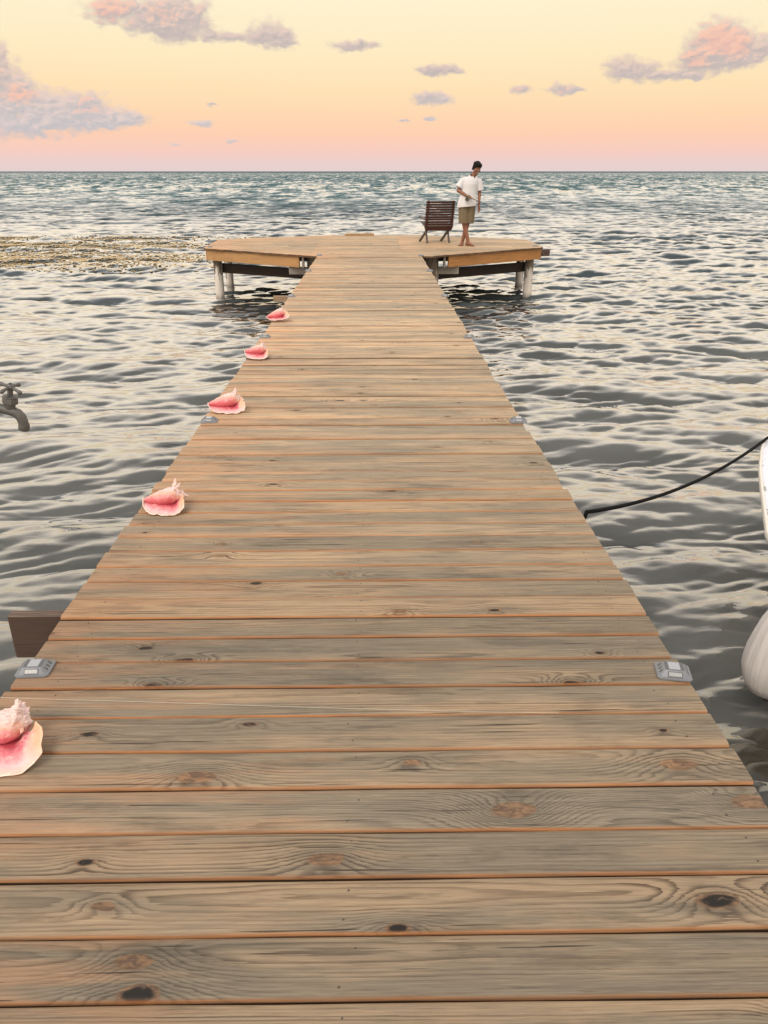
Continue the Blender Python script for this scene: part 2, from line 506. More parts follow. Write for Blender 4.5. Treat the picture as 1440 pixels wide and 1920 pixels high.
def fft_tile(N, L, peak, wind, spread, minlam, seed):
    g = np.random.default_rng(seed)
    k1 = np.fft.fftfreq(N, 1.0 / N) * 2 * PI / L
    kx, ky = np.meshgrid(k1, k1, indexing='ij')
    k = np.hypot(kx, ky); k[0, 0] = 1.0
    kp = 2 * PI / peak
    c = np.abs((kx * math.sin(wind) + ky * math.cos(wind)) / k)
    S = np.exp(-1.25 * (kp / k) ** 2) / k ** 3.5 * (c ** spread + 0.004) * np.exp(-(k * minlam / (2 * PI)) ** 2)
    S[0, 0] = 0
    F = np.fft.fft2(g.standard_normal((N, N))) * np.sqrt(S)
    h = np.real(np.fft.ifft2(F))
    s = h.std()
    F = F / s
    dx = np.real(np.fft.ifft2(-1j * kx / k * F)); dy = np.real(np.fft.ifft2(-1j * ky / k * F))
    return (h / s, dx, dy, L, N)


TILE_A = fft_tile(512, 61.0, 3.6, R(10), 12.0, 0.6, 3)
TILE_D = fft_tile(512, 163.0, 9.0, R(6), 4.0, 2.5, 13)
TILE_B = fft_tile(1024, 17.3, 0.95, R(-12), 34.0, 0.11, 5)
TILE_E = fft_tile(1024, 23.9, 1.30, R(13), 26.0, 0.16, 21)
TILE_C = fft_tile(512, 7.1, 0.34, R(-22), 22.0, 0.045, 9)


def samp(tile, x, y):
    h, dx, dy, L, N = tile
    u = (x / L * N) % N; v = (y / L * N) % N
    i = u.astype(int) % N; j = v.astype(int) % N
    fu = u - np.floor(u); fv = v - np.floor(v)
    i2 = (i + 1) % N; j2 = (j + 1) % N
    o = []
    for a in (h, dx, dy):
        o.append(a[i, j] * (1 - fu) * (1 - fv) + a[i2, j] * fu * (1 - fv) + a[i, j2] * (1 - fu) * fv + a[i2, j2] * fu * fv)
    return o


def waves(x, y):
    """Displacement of the sea surface at rest position (x, y)."""
    x = np.asarray(x, float); y = np.asarray(y, float)
    ha, ax, ay = samp(TILE_A, x + 7.0, y + 3.0)
    rot = lambda d: (math.cos(R(d)), math.sin(R(d)))
    cb, sb = rot(-4)
    hb, bx, by = samp(TILE_B, cb * x - sb * y, sb * x + cb * y)
    he, ex, ey = samp(TILE_E, x + 2.0, y + 9.0)
    cc, sc_ = rot(27)
    hc, cx, cy = samp(TILE_C, cc * x - sc_ * y, sc_ * x + cc * y)
    far = 1.0 / (1.0 + (np.maximum(y, 0) / 600.0) ** 2) * np.exp(-(np.maximum(np.abs(x) - 150, 0) / 400.0))
    grow = 0.75 + 0.55 * np.clip((y - 3.0) / 22.0, 0, 1)
    gust = 0.75 + 0.35 * np.sin(x * .21 + y * .13 + 1.0) * np.sin(y * .27 - x * .08)      # calmer and rougher patches
    hd, dx_, dy_ = samp(TILE_D, x + 31.0, y + 11.0)
    A = 0.034 * grow * far
    Dd = 0.085 * np.clip((y - 45.0) / 110.0, 0, 1) * np.clip(1.0 - (y - 500.0) / 700.0, 0, 1) * np.exp(-(np.maximum(np.abs(x) - 500, 0) / 400.0))
    gust2 = 0.75 - 0.35 * np.sin(x * .17 + y * .11 + 2.0) * np.sin(y * .21 - x * .12)
    E = 0.0165 * grow * gust2 * np.clip(1.0 - (y - 120.0) / 160.0, 0, 1)
    B = 0.0150 * grow * gust * np.clip(1.0 - (y - 120.0) / 160.0, 0, 1)
    C = 0.0050 * np.clip(1.0 - (y - 40.0) / 50.0, 0, 1) * (0.5 + 0.5 * np.clip(hb + .3, -.4, 1.6)) * gust * (.45 + .55 * np.clip((x + 1.5) / 4.0, 0, 1) + .3 * np.clip((y - 8) / 10.0, 0, 1))
    return (x + 1.0 * A * ax + 1.3 * B * (cb * bx + sb * by) + 1.3 * E * ex + .8 * C * (cc * cx + sc_ * cy) + Dd * dx_,
            y + 1.0 * A * ay + 1.3 * B * (-sb * bx + cb * by) + 1.3 * E * ey +   .8 * C * (-sc_ * cx + cc * cy) + Dd * dy_, WATER_Z + A * ha + B * hb + E * he + C * hc + Dd * hd)


def build_water():
    ys = [-400, -120, -40, -15, -8, -5, -3.5, -2.5, -1.7, -1.0, -0.5, 0.0]
    y = 0.3
    while y < 7000:
        ys.append(y)
        if y < 7: s = 0.026
        elif y < 16: s = 0.04
        elif y < 320: s = 0.04 + (y - 16) * 0.0036
        else: s = 1.15 + (y - 320) * 0.014
        y += s
    ys.append(9000.0)
    ys = np.array(ys)
    S = np.linspace(-1, 1, 640)
    inner = S[None, :] * (4.6 + 0.62 * np.clip(ys, 0, None))[:, None]
    out = np.array([3.0, 12.0, 60.0, 300.0, 1500.0, 9000.0])
    e = inner[:, -1:]
    X = np.concatenate([(-e - out[None, ::-1]), inner, e + out[None, :]], axis=1)
    Y = np.repeat(ys[:, None], X.shape[1], axis=1)
    px, py, pz = waves(X, Y)
    nr, nc = X.shape
    co = np.stack([px, py, pz], -1).reshape(-1, 3).astype(np.float32)
    i = np.arange(nr - 1)[:, None]; j = np.arange(nc - 1)[None, :]
    a = i * nc + j
    quads = np.stack([a, a + 1, a + nc + 1, a + nc], -1).reshape(-1, 4).astype(np.int32)
    me = bpy.data.meshes.new('sea_water')
    me.vertices.add(len(co)); me.vertices.foreach_set('co', co.ravel())
    me.loops.add(quads.size); me.loops.foreach_set('vertex_index', quads.ravel())
    me.polygons.add(len(quads))
    me.polygons.foreach_set('loop_start', np.arange(0, quads.size, 4, dtype=np.int32))
    me.polygons.foreach_set('use_smooth', np.ones(len(quads), dtype=bool))
    me.update(calc_edges=True); me.validate()
    return me


def water_mat():
    m = bpy.data.materials.new('sea_water')
    m.use_nodes = True
    T = Nodes(m.node_tree)
    m.node_tree.nodes.remove(m.node_tree.nodes['Principled BSDF'])
    out = m.node_tree.nodes['Material Output']
    P = T.add('ShaderNodeNewGeometry').outputs['Position']
    x, y, z = T.xyz(P)
    pn = T.noise(T.v('MULTIPLY', P, (0.02, 0.05, 0.0)), 1.0, 3.0, 0.5)
    yy = T.m('ADD', y, T.m('MULTIPLY', T.m('SUBTRACT', pn, .5), T.m('MULTIPLY', y, .8)))
    c = T.mix(T.step(yy, 5.0, 24.0), (0.090, 0.093, 0.090, 1), (0.050, 0.066, 0.075, 1))
    c = T.mix(T.step(yy, 25.0, 110.0), c, (0.056, 0.108, 0.116, 1))
    c = T.mix(T.step(yy, 600.0, 3000.0), c, (0.02, 0.045, 0.055, 1))
    vb = T.noise(T.v('MULTIPLY', P, (.5, 1.4, .5)), 1.0, 4.0, 0.6)
    c = T.v('SCALE', c, scale=T.step(vb, .3, .7, .78, 1.25))
    n1 = T.noise(T.v('MULTIPLY', P, (4.0, 7.0, 5.0)), 1.0, 2.0, 0.5, 0.4)
    N0 = T.bump(n1, 0.10, 0.05)
    # beyond the modelled waves the ripples go on as normal variation
    c1 = T.v('SUBTRACT', T.noise(T.v('MULTIPLY', P, (0.30, 0.9, 0.3)), 1.0, 4.0, 0.6, color=True), (.5, .5, .5))
    c2 = T.v('SUBTRACT', T.noise(T.v('MULTIPLY', P, (0.16, 0.020, 0.1)), 1.0, 4.0, 0.62, color=True), (.5, .5, .5))
    c3 = T.v('SUBTRACT', T.noise(T.v('MULTIPLY', P, (0.55, 0.10, 0.1)), 1.0, 4.0, 0.62, color=True), (.5, .5, .5))
    pert = T.v('ADD', T.v('MULTIPLY', c1, (.6, 1.5, 0.0)), T.v('MULTIPLY', c2, (.35, 1.0, 0.0)))
    pert = T.v('ADD', pert, T.v('MULTIPLY', c3, (.4, 1.6, 0.0)))
    pert = T.v('SCALE', pert, scale=T.step(y, 25.0, 140.0, 0.12, 1.0))
    pert = T.v('ADD', pert, T.comb(0.0, T.m('ADD', T.step(y, 14.0, 70.0, 0.0, -0.30), T.m('ADD', T.step(y, 60.0, 320.0, 0.0, -0.19), T.step(y, 700.0, 2500.0, 0.0, -0.2))), 0.0))
    N1 = T.v('NORMALIZE', T.v('ADD', N0, pert))
    inc = T.add('ShaderNodeNewGeometry').outputs['Incoming']
    cs = T.m('MAXIMUM', T.v('DOT_PRODUCT', N1, inc), 0.0)
    fr = T.step(cs, 0.60, 0.10, 0.022, 0.95)
    df = T.add('ShaderNodeBsdfDiffuse'); T.put(df.inputs['Color'], c); T.put(df.inputs['Normal'], N1)
    gl = T.add('ShaderNodeBsdfGlossy'); gl.inputs['Roughness'].default_value = 0.05; T.put(gl.inputs['Normal'], N1)
    ms = T.add('ShaderNodeMixShader'); T.put(ms.inputs[0], fr)
    T.l.new(df.outputs[0], ms.inputs[1]); T.l.new(gl.outputs[0], ms.inputs[2]); T.l.new(ms.outputs[0], out.inputs[0])
    return m


water = link_mesh('sea_water', build_water(), water_mat())
tag(water, 'choppy grey green sea reaching to the horizon around the pier', None, None, 'structure')
#@@PIER
# ------------------------------------------------------------------ pier
pier = thing('wooden_pier', 'long weathered plank pier ending in a wide eight-sided platform over the sea', 'pier')
TH = 0.036


def plank_mesh(y0, y1, fl, fr, th=TH, seg=1, r=0.0085, jit=0.0, g=rng):
    """Board between y0 and y1; fl / fr give the left and right end x at a given y. Origin in the middle of its top."""
    xc = (fl((y0 + y1) / 2) + fr((y0 + y1) / 2)) / 2
    yc = (y0 + y1) / 2
    h = (y1 - y0) / 2
    prof = [(-h, -th), (-h, -r), (-h + r * .3, -r * .3), (-h + r, 0.0)]
    cup = g.uniform(-.0012, .0012)
    prof += [(0.0, cup), (h - r, 0.0), (h - r * .3, -r * .3), (h, -r), (h, -th)]
    vs = []; n = len(prof)
    for s in range(seg + 1):
        t = s / seg
        jy0 = g.uniform(-jit, jit); jy1 = g.uniform(-jit, jit)
        for (py, pz) in prof:
            a = fl(yc + py); b_ = fr(yc + py)
            vs.append((a + (b_ - a) * t - xc, py + (jy0 if py < 0 else jy1 if py > 0 else 0), pz))
    fs = []
    for s in range(seg):
        for j in range(n):
            k = (j + 1) % n
            fs.append((s * n + j, s * n + k, (s + 1) * n + k, (s + 1) * n + j))
    fs.append(tuple(range(n))[::-1]); fs.append(tuple(seg * n + j for j in range(n)))
    me = bpy.data.meshes.new('plank')
    me.from_pydata(vs, [], fs); me.update()
    bm = bmesh.new(); bm.from_mesh(me); bmesh.ops.recalc_face_normals(bm, faces=bm.faces); bm.to_mesh(me); bm.free()
    me.polygons.foreach_set('use_smooth', [True] * len(me.polygons))
    me.set_sharp_from_angle(angle=R(50))
    return me, xc, yc


# knots seen on the nearest boards: (x, y, size, dark)
KNOTS = [(-.483, 1.622, .040, 0), (-.69, 1.345, .020, 1), (-.127, 1.345, .033, 0), (-.608, 1.224, .021, 0), (-.504, 1.092, .030, 0), (-.476, 1.022, .040, 1), (.042, 1.160, .024, 1),
         (.098, 1.668, .022, 0), (.84, 1.650, .044, 0), (.357, 1.495, .046, 0), (.975, 1.515, .042, 0), (.767, 1.218, .036, 1), (-.471, 2.695, .022, 1), (-.834, 1.80, .020, 1), (-.369, 1.836, .018, 1),
         (-.795, 2.245, .024, 1), (.635, 2.026, .026, 1), (-.64, 2.174, .026, 1), (.094, 3.654, .026, 1), (.586, 5.091, .03, 0), (.775, 2.196, .017, 1), (.843, 1.79, .016, 1), (-.70, 2.030, .024, 1),
         (-.134, 2.77, .022, 0), (-.664, 3.05, .02, 0)]
rows = [1.0, 1.146, 1.29, 1.43, 1.576, 1.722, 1.875, 2.017, 2.163, 2.306, 2.438, 2.582, 2.718, 2.846, 2.985, 3.129, 3.262, 3.397, 3.536, 3.677, 3.812, 3.948]
rows = [1.0 - 0.1445 * k for k in range(17, 0, -1)] + rows
while rows[-1] < 15.5:
    rows.append(rows[-1] + 0.1398)
PX_L = lambda y: -1.190 + 0.0135 * min(max(y, 0), 5) + 0.0058 * max(y - 5, 0)
PX_R = lambda y: 1.040 - 0.0130 * min(max(y, 0), 5) - 0.0015 * max(y - 5, 0)
KEY = ('ka', 'kb', 'kc')
screws = MB()


def set_knots(o, xc, yc, y0, y1, fl, fr, exact=True):
    ks = []
    if exact:
        ks = [(x - xc, y - yc, s, d) for (x, y, s, d) in KNOTS if y0 <= y < y1]
    else:
        pass
    if not ks or (y0 > 2.9):
        for _ in range(rng.choice((0, 1, 1, 2, 2))):
            s = rng.uniform(.009, .028)
            ks.append((rng.uniform(fl, fr) - xc, rng.uniform(-.055, .055), s, rng.random() < .45))
    ks = ks[:3]
    while len(ks) < 3:
        ks.append((60.0, 0.0, 0.001, 0))
    for k, (x, y, s, d) in zip(KEY, ks):
        o[k] = [float(x), float(y), float(s + (1.0 if d else 0.0))]


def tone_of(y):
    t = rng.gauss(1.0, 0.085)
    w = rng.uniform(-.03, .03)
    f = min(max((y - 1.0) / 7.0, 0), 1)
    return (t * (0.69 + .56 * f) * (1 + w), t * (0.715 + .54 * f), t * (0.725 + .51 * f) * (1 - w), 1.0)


for i in range(len(rows) - 1):
    g0 = rng.choice((.0035, .004, .005, .006, .007, .009)) if rows[i] < 4 else rng.choice((.003, .004, .004, .005, .006, .009))
    y0, y1 = rows[i] + g0, rows[i + 1] - .001
    jl, jr = rng.gauss(0, .0045), rng.gauss(0, .0045)
    sl, sr = rng.gauss(0, .012), rng.gauss(0, .012)
    ym = (y0 + y1) / 2
    fl = lambda y, jl=jl, sl=sl, ym=ym: PX_L(ym) + jl + sl * (y - ym)
    fr = lambda y, jr=jr, sr=sr, ym=ym: PX_R(ym) + jr + sr * (y - ym)
    near = y0 < 4.0
    me, xc, yc = plank_mesh(y0, y1, fl, fr, seg=9 if near else 2, r=.0105 if near else .0075, jit=.0016 if near else .0008)
    o = link_mesh('plank', me, M_PLANK, pier)
    dz = rng.uniform(-.004, .0) if near else rng.choice((0, 0, -.003, -.005, -.007, -.010))
    o.location = (xc, yc, dz)
    o.rotation_euler = (rng.gauss(0, .007), rng.gauss(0, .0007), rng.gauss(0, .0012))
    set_knots(o, xc, yc, rows[i], rows[i + 1], fl(ym), fr(ym))
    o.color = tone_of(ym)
    for sxp in (-1.02, -.055, .90):
        for q in (-.036, .036):
            screws.lathe([(.0001, .0005), (.0026, .0005), (.0028, -.002)], (sxp + rng.gauss(0, .012), yc + q + rng.gauss(0, .004), dz), n=6)

# the platform: an eight-sided deck, boards running across it
OCT = [(-1.04, 15.62), (-3.61, 17.36), (-3.70, 19.62), (-0.95, 21.0), (1.35, 20.95), (3.70, 19.52), (3.72, 17.50), (1.0, 15.52)]


def oct_span(y):
    xs = []
    for a, b_ in zip(OCT, OCT[1:] + OCT[:1]):
        if (a[1] - y) * (b_[1] - y) <= 0 and abs(a[1] - b_[1]) > 1e-6:
            t = (y - a[1]) / (b_[1] - a[1])
            xs.append(a[0] + (b_[0] - a[0]) * t)
    return (min(xs), max(xs)) if len(xs) >= 2 else None


y = 15.62
k = 0
while y < 20.93:
    y1 = min(y + 0.1415, 20.96)
    g0 = .006
    s0, s1 = oct_span(y + g0), oct_span(y1 - .001)
    if s0 and s1:
        jl, jr = rng.gauss(0, .012), rng.gauss(0, .012)
        ya, yb = y + g0, y1 - .001
        L = lambda q, s0=s0, s1=s1, ya=ya, yb=yb, jl=jl: s0[0] + (s1[0] - s0[0]) * (q - ya) / (yb - ya) + jl
        Rr = lambda q, s0=s0, s1=s1, ya=ya, yb=yb, jr=jr: s0[1] + (s1[1] - s0[1]) * (q - ya) / (yb - ya) + jr
        width = s0[1] - s0[0]
        cuts = []
        if width > 3.2:
            cuts = [(-1.22 if k % 2 else .61) + (0 if width < 5.4 else rng.choice((0, 0, -.61)))]
            if width > 5.4:
                cuts = [cuts[0], cuts[0] + 2.44]
            cuts = [c for c in cuts if s0[0] + .6 < c < s0[1] - .6]
        edges = [L] + [(lambda q, c=c: c - .0015) for c in cuts] + [Rr]
        for a in range(len(edges) - 1):
            lo = edges[a] if a == 0 else (lambda q, e=edges[a]: e(q) + .004)
            me, xc, yc = plank_mesh(ya, yb, lo, edges[a + 1])
            o = link_mesh('plank', me, M_PLANK, pier)
            dz = rng.uniform(-.003, 0)
            o.location = (xc, yc, dz)
            o.rotation_euler = (rng.gauss(0, .004), 0, 0)
            set_knots(o, xc, yc, y, y1, lo(ya), edges[a + 1](ya), False)
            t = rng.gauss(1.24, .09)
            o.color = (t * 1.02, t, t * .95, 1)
    y = y1
    k += 1
M_SCREW = simple_mat('rusted_screw', (0.06, 0.045, 0.035), rough=.6)
o = screws.build('screw_heads', M_SCREW, pier); o['kind'] = 'stuff'


def beam(name, a, b_, w, h, mat, top):
    """Timber from plan point a to b_, width w, height h, its top at height top."""
    a, b_ = Vector((a[0], a[1], 0)), Vector((b_[0], b_[1], 0))
    L = (b_ - a).length
    m = MB(); m.box((0, 0, -h / 2), (L, w, h))
    me = m.mesh(name)
    bm = bmesh.new(); bm.from_mesh(me)
    bmesh.ops.bevel(bm, geom=list(bm.edges), offset=.004, segments=1, affect='EDGES'); bm.to_mesh(me); bm.free()
    o = link_mesh(name, me, mat, pier)
    o.location = ((a.x + b_.x) / 2, (a.y + b_.y) / 2, top)
    o.rotation_euler = (0, 0, math.atan2(b_.y - a.y, b_.x - a.x))
    o.color = (rng.uniform(.92, 1.08),) * 3 + (1,)
    return o


TOPU = -TH - .010
# stringers, cross beams and piles under the walkway
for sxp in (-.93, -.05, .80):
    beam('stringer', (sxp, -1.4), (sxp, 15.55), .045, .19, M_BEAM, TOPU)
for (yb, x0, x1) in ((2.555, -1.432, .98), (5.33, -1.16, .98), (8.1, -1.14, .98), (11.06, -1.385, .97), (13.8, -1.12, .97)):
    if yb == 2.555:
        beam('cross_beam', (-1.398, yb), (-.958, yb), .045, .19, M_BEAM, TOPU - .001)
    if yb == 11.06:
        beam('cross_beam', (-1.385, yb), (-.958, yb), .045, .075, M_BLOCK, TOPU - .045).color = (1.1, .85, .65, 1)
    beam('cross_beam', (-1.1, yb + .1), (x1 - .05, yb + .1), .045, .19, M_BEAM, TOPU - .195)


def post(x, y, top, bot, r, mat, name='support_post'):
    m = MB()
    g = [(r * 1.02, bot), (r, bot + .3), (r * .99, top - .3), (r * .985, top)]
    m.lathe(g, n=16)
    o = m.build(name, mat, pier, auto=50)
    o.location = (x, y, 0)
    return o


def post_mat():
    m = bpy.data.materials.new('flaking_white_post')
    m.use_nodes = True
    T = Nodes(m.node_tree)
    b = m.node_tree.nodes['Principled BSDF']
    P = T.add('ShaderNodeTexCoord').outputs['Object']
    rnd = T.add('ShaderNodeObjectInfo').outputs['Random']
    Pn = T.v('ADD', P, T.comb(T.m('MULTIPLY', rnd, 31.0), 0.0, T.m('MULTIPLY', rnd, 17.0)))
    x, y, z = T.xyz(P)
    n = T.noise(T.v('MULTIPLY', Pn, (11.0, 11.0, 2.2)), 1.0, 5.0, 0.65)
    bare = T.step(T.m('ADD', T.m('MULTIPLY', z, 0.42), n), 0.24, 0.30)      # the paint has come off towards the top
    fibre = T.noise(T.v('MULTIPLY', Pn, (60.0, 60.0, 4.0)), 1.0, 3.0, 0.6)
    wood = T.mix(T.step(fibre, .35, .65), (0.22, 0.175, 0.13, 1), (0.11, 0.085, 0.062, 1))
    paint = T.mix(T.step(fibre, .3, .75), (0.74, 0.69, 0.63, 1), (0.60, 0.55, 0.50, 1))
    c = T.mix(bare, paint, wood)
    wet = T.step(z, -0.93, -1.06)
    c = T.mix(T.m('MULTIPLY', wet, T.step(n, .3, .6, .2, .8)), c, (0.16, 0.15, 0.12, 1))
    T.put(b.inputs['Base Color'], c)
    b.inputs['Roughness'].default_value = .7
    T.put(b.inputs['Normal'], T.bump(T.m('ADD', fibre, T.m('MULTIPLY', bare, -1.0)), .5, .004))
    return m


M_POST = post_mat()
for yb in (2.72, 5.5, 8.27, 11.23, 13.97):
    for xp in (-.78, .66):
        post(xp, yb, TOPU - .2, -2.6, .10, M_POST)
# platform frame: front boards on both slanted faces, sides, back
def inset(a, b_, d):
    t = Vector((b_[0] - a[0], b_[1] - a[1])).normalized()
    nrm = Vector((t.y, -t.x))
    return nrm * d


def rim(i, t0, t1, mat, name='fascia_board', d=.06):
    a, b_ = Vector(OCT[i]), Vector(OCT[(i + 1) % 8])
    nrm = inset(a, b_, d)
    if nrm.dot(Vector((0, 18.4)) - a) < 0:
        nrm = -nrm
    p, q = a.lerp(b_, t0) + nrm, a.lerp(b_, t1) + nrm
    return beam(name, p, q, .042, .205, mat, TOPU)


rim(0, .17, .985, M_FASCIA)
rim(6, .015, .80, M_FASCIA).color = (1.02, .86, .66, 1)
for i in (1, 2, 3, 4, 5):
    rim(i, .02, .98, M_FASCIA)
# return boards at the inner ends of the front boards, pale blocks and posts beside the walkway
def at_rim(i, t, d):
    a, b_ = Vector(OCT[i]), Vector(OCT[(i + 1) % 8])
    nrm = inset(a, b_, d)
    if nrm.dot(Vector((0, 18.4)) - a) < 0:
        nrm = -nrm
    return a.lerp(b_, t) + nrm


for (i, t) in ((0, .155), (6, .815)):
    p = at_rim(i, t, .12)
    beam('end_block', p + Vector((-.02, 0)), p + Vector((.02, 0)), .16, .20, M_BLOCK, TOPU - .003)
    q = at_rim(i, t + (.055 if i == 0 else -.055), .22)
    sgn = -1 if i == 0 else 1
    beam('end_block', q + Vector((-.22, 0)), q + Vector((.22, 0)), .09, .14, M_BLOCK, TOPU - .215)
for (xp, yp) in ((-1.18, 16.15), (1.20, 16.1)):
    post(xp, yp, TOPU, -2.6, .13, M_POST)
for (xp, yp) in ((-3.36, 17.52), (-3.46, 19.38), (3.45, 17.62), (3.56, 19.28), (-1.1, 20.6), (1.3, 20.55)):
    post(xp, yp, TOPU - .14, -2.6, .098, M_POST)
# low dark joists between the posts
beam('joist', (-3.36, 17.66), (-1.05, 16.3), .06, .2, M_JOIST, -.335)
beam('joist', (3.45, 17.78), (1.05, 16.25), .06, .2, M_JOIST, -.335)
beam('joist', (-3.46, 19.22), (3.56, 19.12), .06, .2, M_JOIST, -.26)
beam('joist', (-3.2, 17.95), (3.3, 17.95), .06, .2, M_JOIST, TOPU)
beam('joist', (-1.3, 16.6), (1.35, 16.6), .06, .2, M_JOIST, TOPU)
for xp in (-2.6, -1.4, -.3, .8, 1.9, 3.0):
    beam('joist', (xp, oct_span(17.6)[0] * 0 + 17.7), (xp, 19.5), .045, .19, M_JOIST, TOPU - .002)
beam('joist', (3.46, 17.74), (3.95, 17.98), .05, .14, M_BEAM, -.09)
#@@OBJECTS
# ------------------------------------------------------------------ solar deck lights
M_CASE = simple_mat('grey_cast_case', (0.20, 0.212, 0.235), rough=.5, metal=.35, var=.10, vscale=60, bump=.25, bscale=900)
M_CASE_DARK = simple_mat('dark_recess', (0.085, 0.09, 0.10), rough=.5, var=.2, vscale=80)
M_PANEL = simple_mat('solar_cell_glass', (0.27, 0.29, 0.33), rough=.25, var=.05, vscale=30, coat=.6)
M_LENS = simple_mat('clear_reflector', (0.33, 0.345, 0.36), rough=.3, var=.5, vscale=420, bump=.8, bscale=700, coat=.5)


def frustum(m, z0, z1, a0, b0, a1, b1, c=.25):
    """Chamfered four-sided frustum from half sizes a0 x b0 at z0 to a1 x b1 at z1."""
    def ring(a, b, z):
        k = c * min(a, b)
        return [(a, -b + k, z), (a, b - k, z), (a - k, b, z), (-a + k, b, z), (-a, b - k, z), (-a, -b + k, z), (-a + k, -b, z), (a - k, -b, z)]
    m.rings([ring(a0, b0, z0), ring(a1, b1, z1)])


def make_light():
    t = thing('solar_light', 'x', 'solar light', (0, 0, 0), 0, 'solar lights along the pier edges')
    m = MB()
    m.rings([[(a * s, b * s2, z) for a, b in ((.062, -.040), (.062, .040), (.050, .052), (-.050, .052), (-.062, .040), (-.062, -.040), (-.050, -.052), (.050, -.052))]
             for s, s2, z in ((1, 1, 0), (1.0, 1.0, .005), (.97, .965, .008), (.90, .88, .009))])
    frustum(m, .0085, .0275, .055, .045, .0375, .028, .22)
    frustum(m, .0275, .0290, .0375, .028, .0355, .026, .22)
    m.build('case', M_CASE, t, auto=35)
    m = MB(); m.box((0, 0, .0296), (.040, .046, .0016)); pn = m.build('solar_panel', M_PANEL, t)
    for sx in (-1, 1):
        m = MB(); m.box((sx * .0275, 0, .0293), (.0115, .047, .0012)); m.build('grip_strip', M_CASE_DARK, t)
    m = MB()
    for sy in (-1, 1):
        for k in range(6):
            m.box((-.0165 + k * .0066, sy * .0247, .0300), (.0034, .0022, .0022))
    o = m.build('ridges', M_CASE, t); o['kind'] = 'stuff'
    slope = math.atan2(.019, .017)
    for sy in (-1, 1):
        M = Matrix.Translation(Vector((0, sy * .0372, .0172))) @ Euler((sy * -slope * .0 - sy * (PI / 2 - math.atan2(.017, .019)), 0, 0)).to_matrix().to_4x4()
        m = MB(); m.box((0, 0, 0), (.052, .0195, .0022)); me = m.mesh('lens_frame'); me.transform(M)
        fr = link_mesh('lens_frame', me, M_CASE_DARK, t)
        m = MB(); m.box((0, 0, .0012), (.045, .0140, .0022)); me = m.mesh('lens'); me.transform(M)
        link_mesh('lens', me, M_LENS, fr)
    for sx in (-1, 1):
        for q in (-.021, 0, .021):
            M = Matrix.Translation(Vector((sx * .0468, q * .92, .0175))) @ Euler((0, sx * math.atan2(.019, .0175), 0)).to_matrix().to_4x4()
            m = MB(); m.ellipsoid((0, 0, 0), (.0095, .0055, .0012), n=10, m=6); me = m.mesh('side_slot', True); me.transform(M)
            link_mesh('side_slot', me, M_CASE_DARK, t)
    return t


LIGHTS = [(-1.115, 2.175, 2, 'grey solar deck light on the left pier edge beside the jutting dark timber'),
          (.975, 2.128, -10, 'grey solar deck light on the right pier edge nearest the boat fender'),
          (-1.075, 4.925, 3, 'grey solar deck light on the left pier edge before the sharp-spiked conch'),
          (.951, 4.895, -3, 'grey solar deck light on the right pier edge, second from the camera'),
          (-1.062, 7.71, 2, 'grey solar deck light on the left pier edge between the two farthest conch shells'),
          (.954, 7.69, -3, 'grey solar deck light on the right pier edge, third from the camera'),
          (-1.064, 10.41, 0, 'small grey solar light on the left pier edge just beyond the farthest conch shell'),
          (.950, 10.41, 0, 'small grey solar light on the right pier edge, fourth from the camera'),
          (-1.050, 13.22, 0, 'small grey solar light on the left pier edge, last one before the platform'),
          (.945, 13.19, 0, 'small grey solar light on the right pier edge, last one before the platform'),
          (-1.03, 15.80, 0, 'tiny grey solar light where the left pier edge meets the platform'),
          (.945, 15.70, 0, 'tiny grey solar light where the right pier edge meets the platform'),
          (-3.50, 17.60, 20, 'tiny grey solar light at the left corner of the platform'),
          (3.56, 17.74, -20, 'tiny grey solar light at the right corner of the platform beyond the fishing rod')]
light0 = make_light()
for i, (lx, ly, rz, lab) in enumerate(LIGHTS):
    o = light0 if i == 0 else copy_tree(light0)
    o.location = (lx, ly - .055, .0005)
    o.scale = (.89, .89, .89)
    o.rotation_euler = (0, 0, R(rz))
    o['label'] = lab

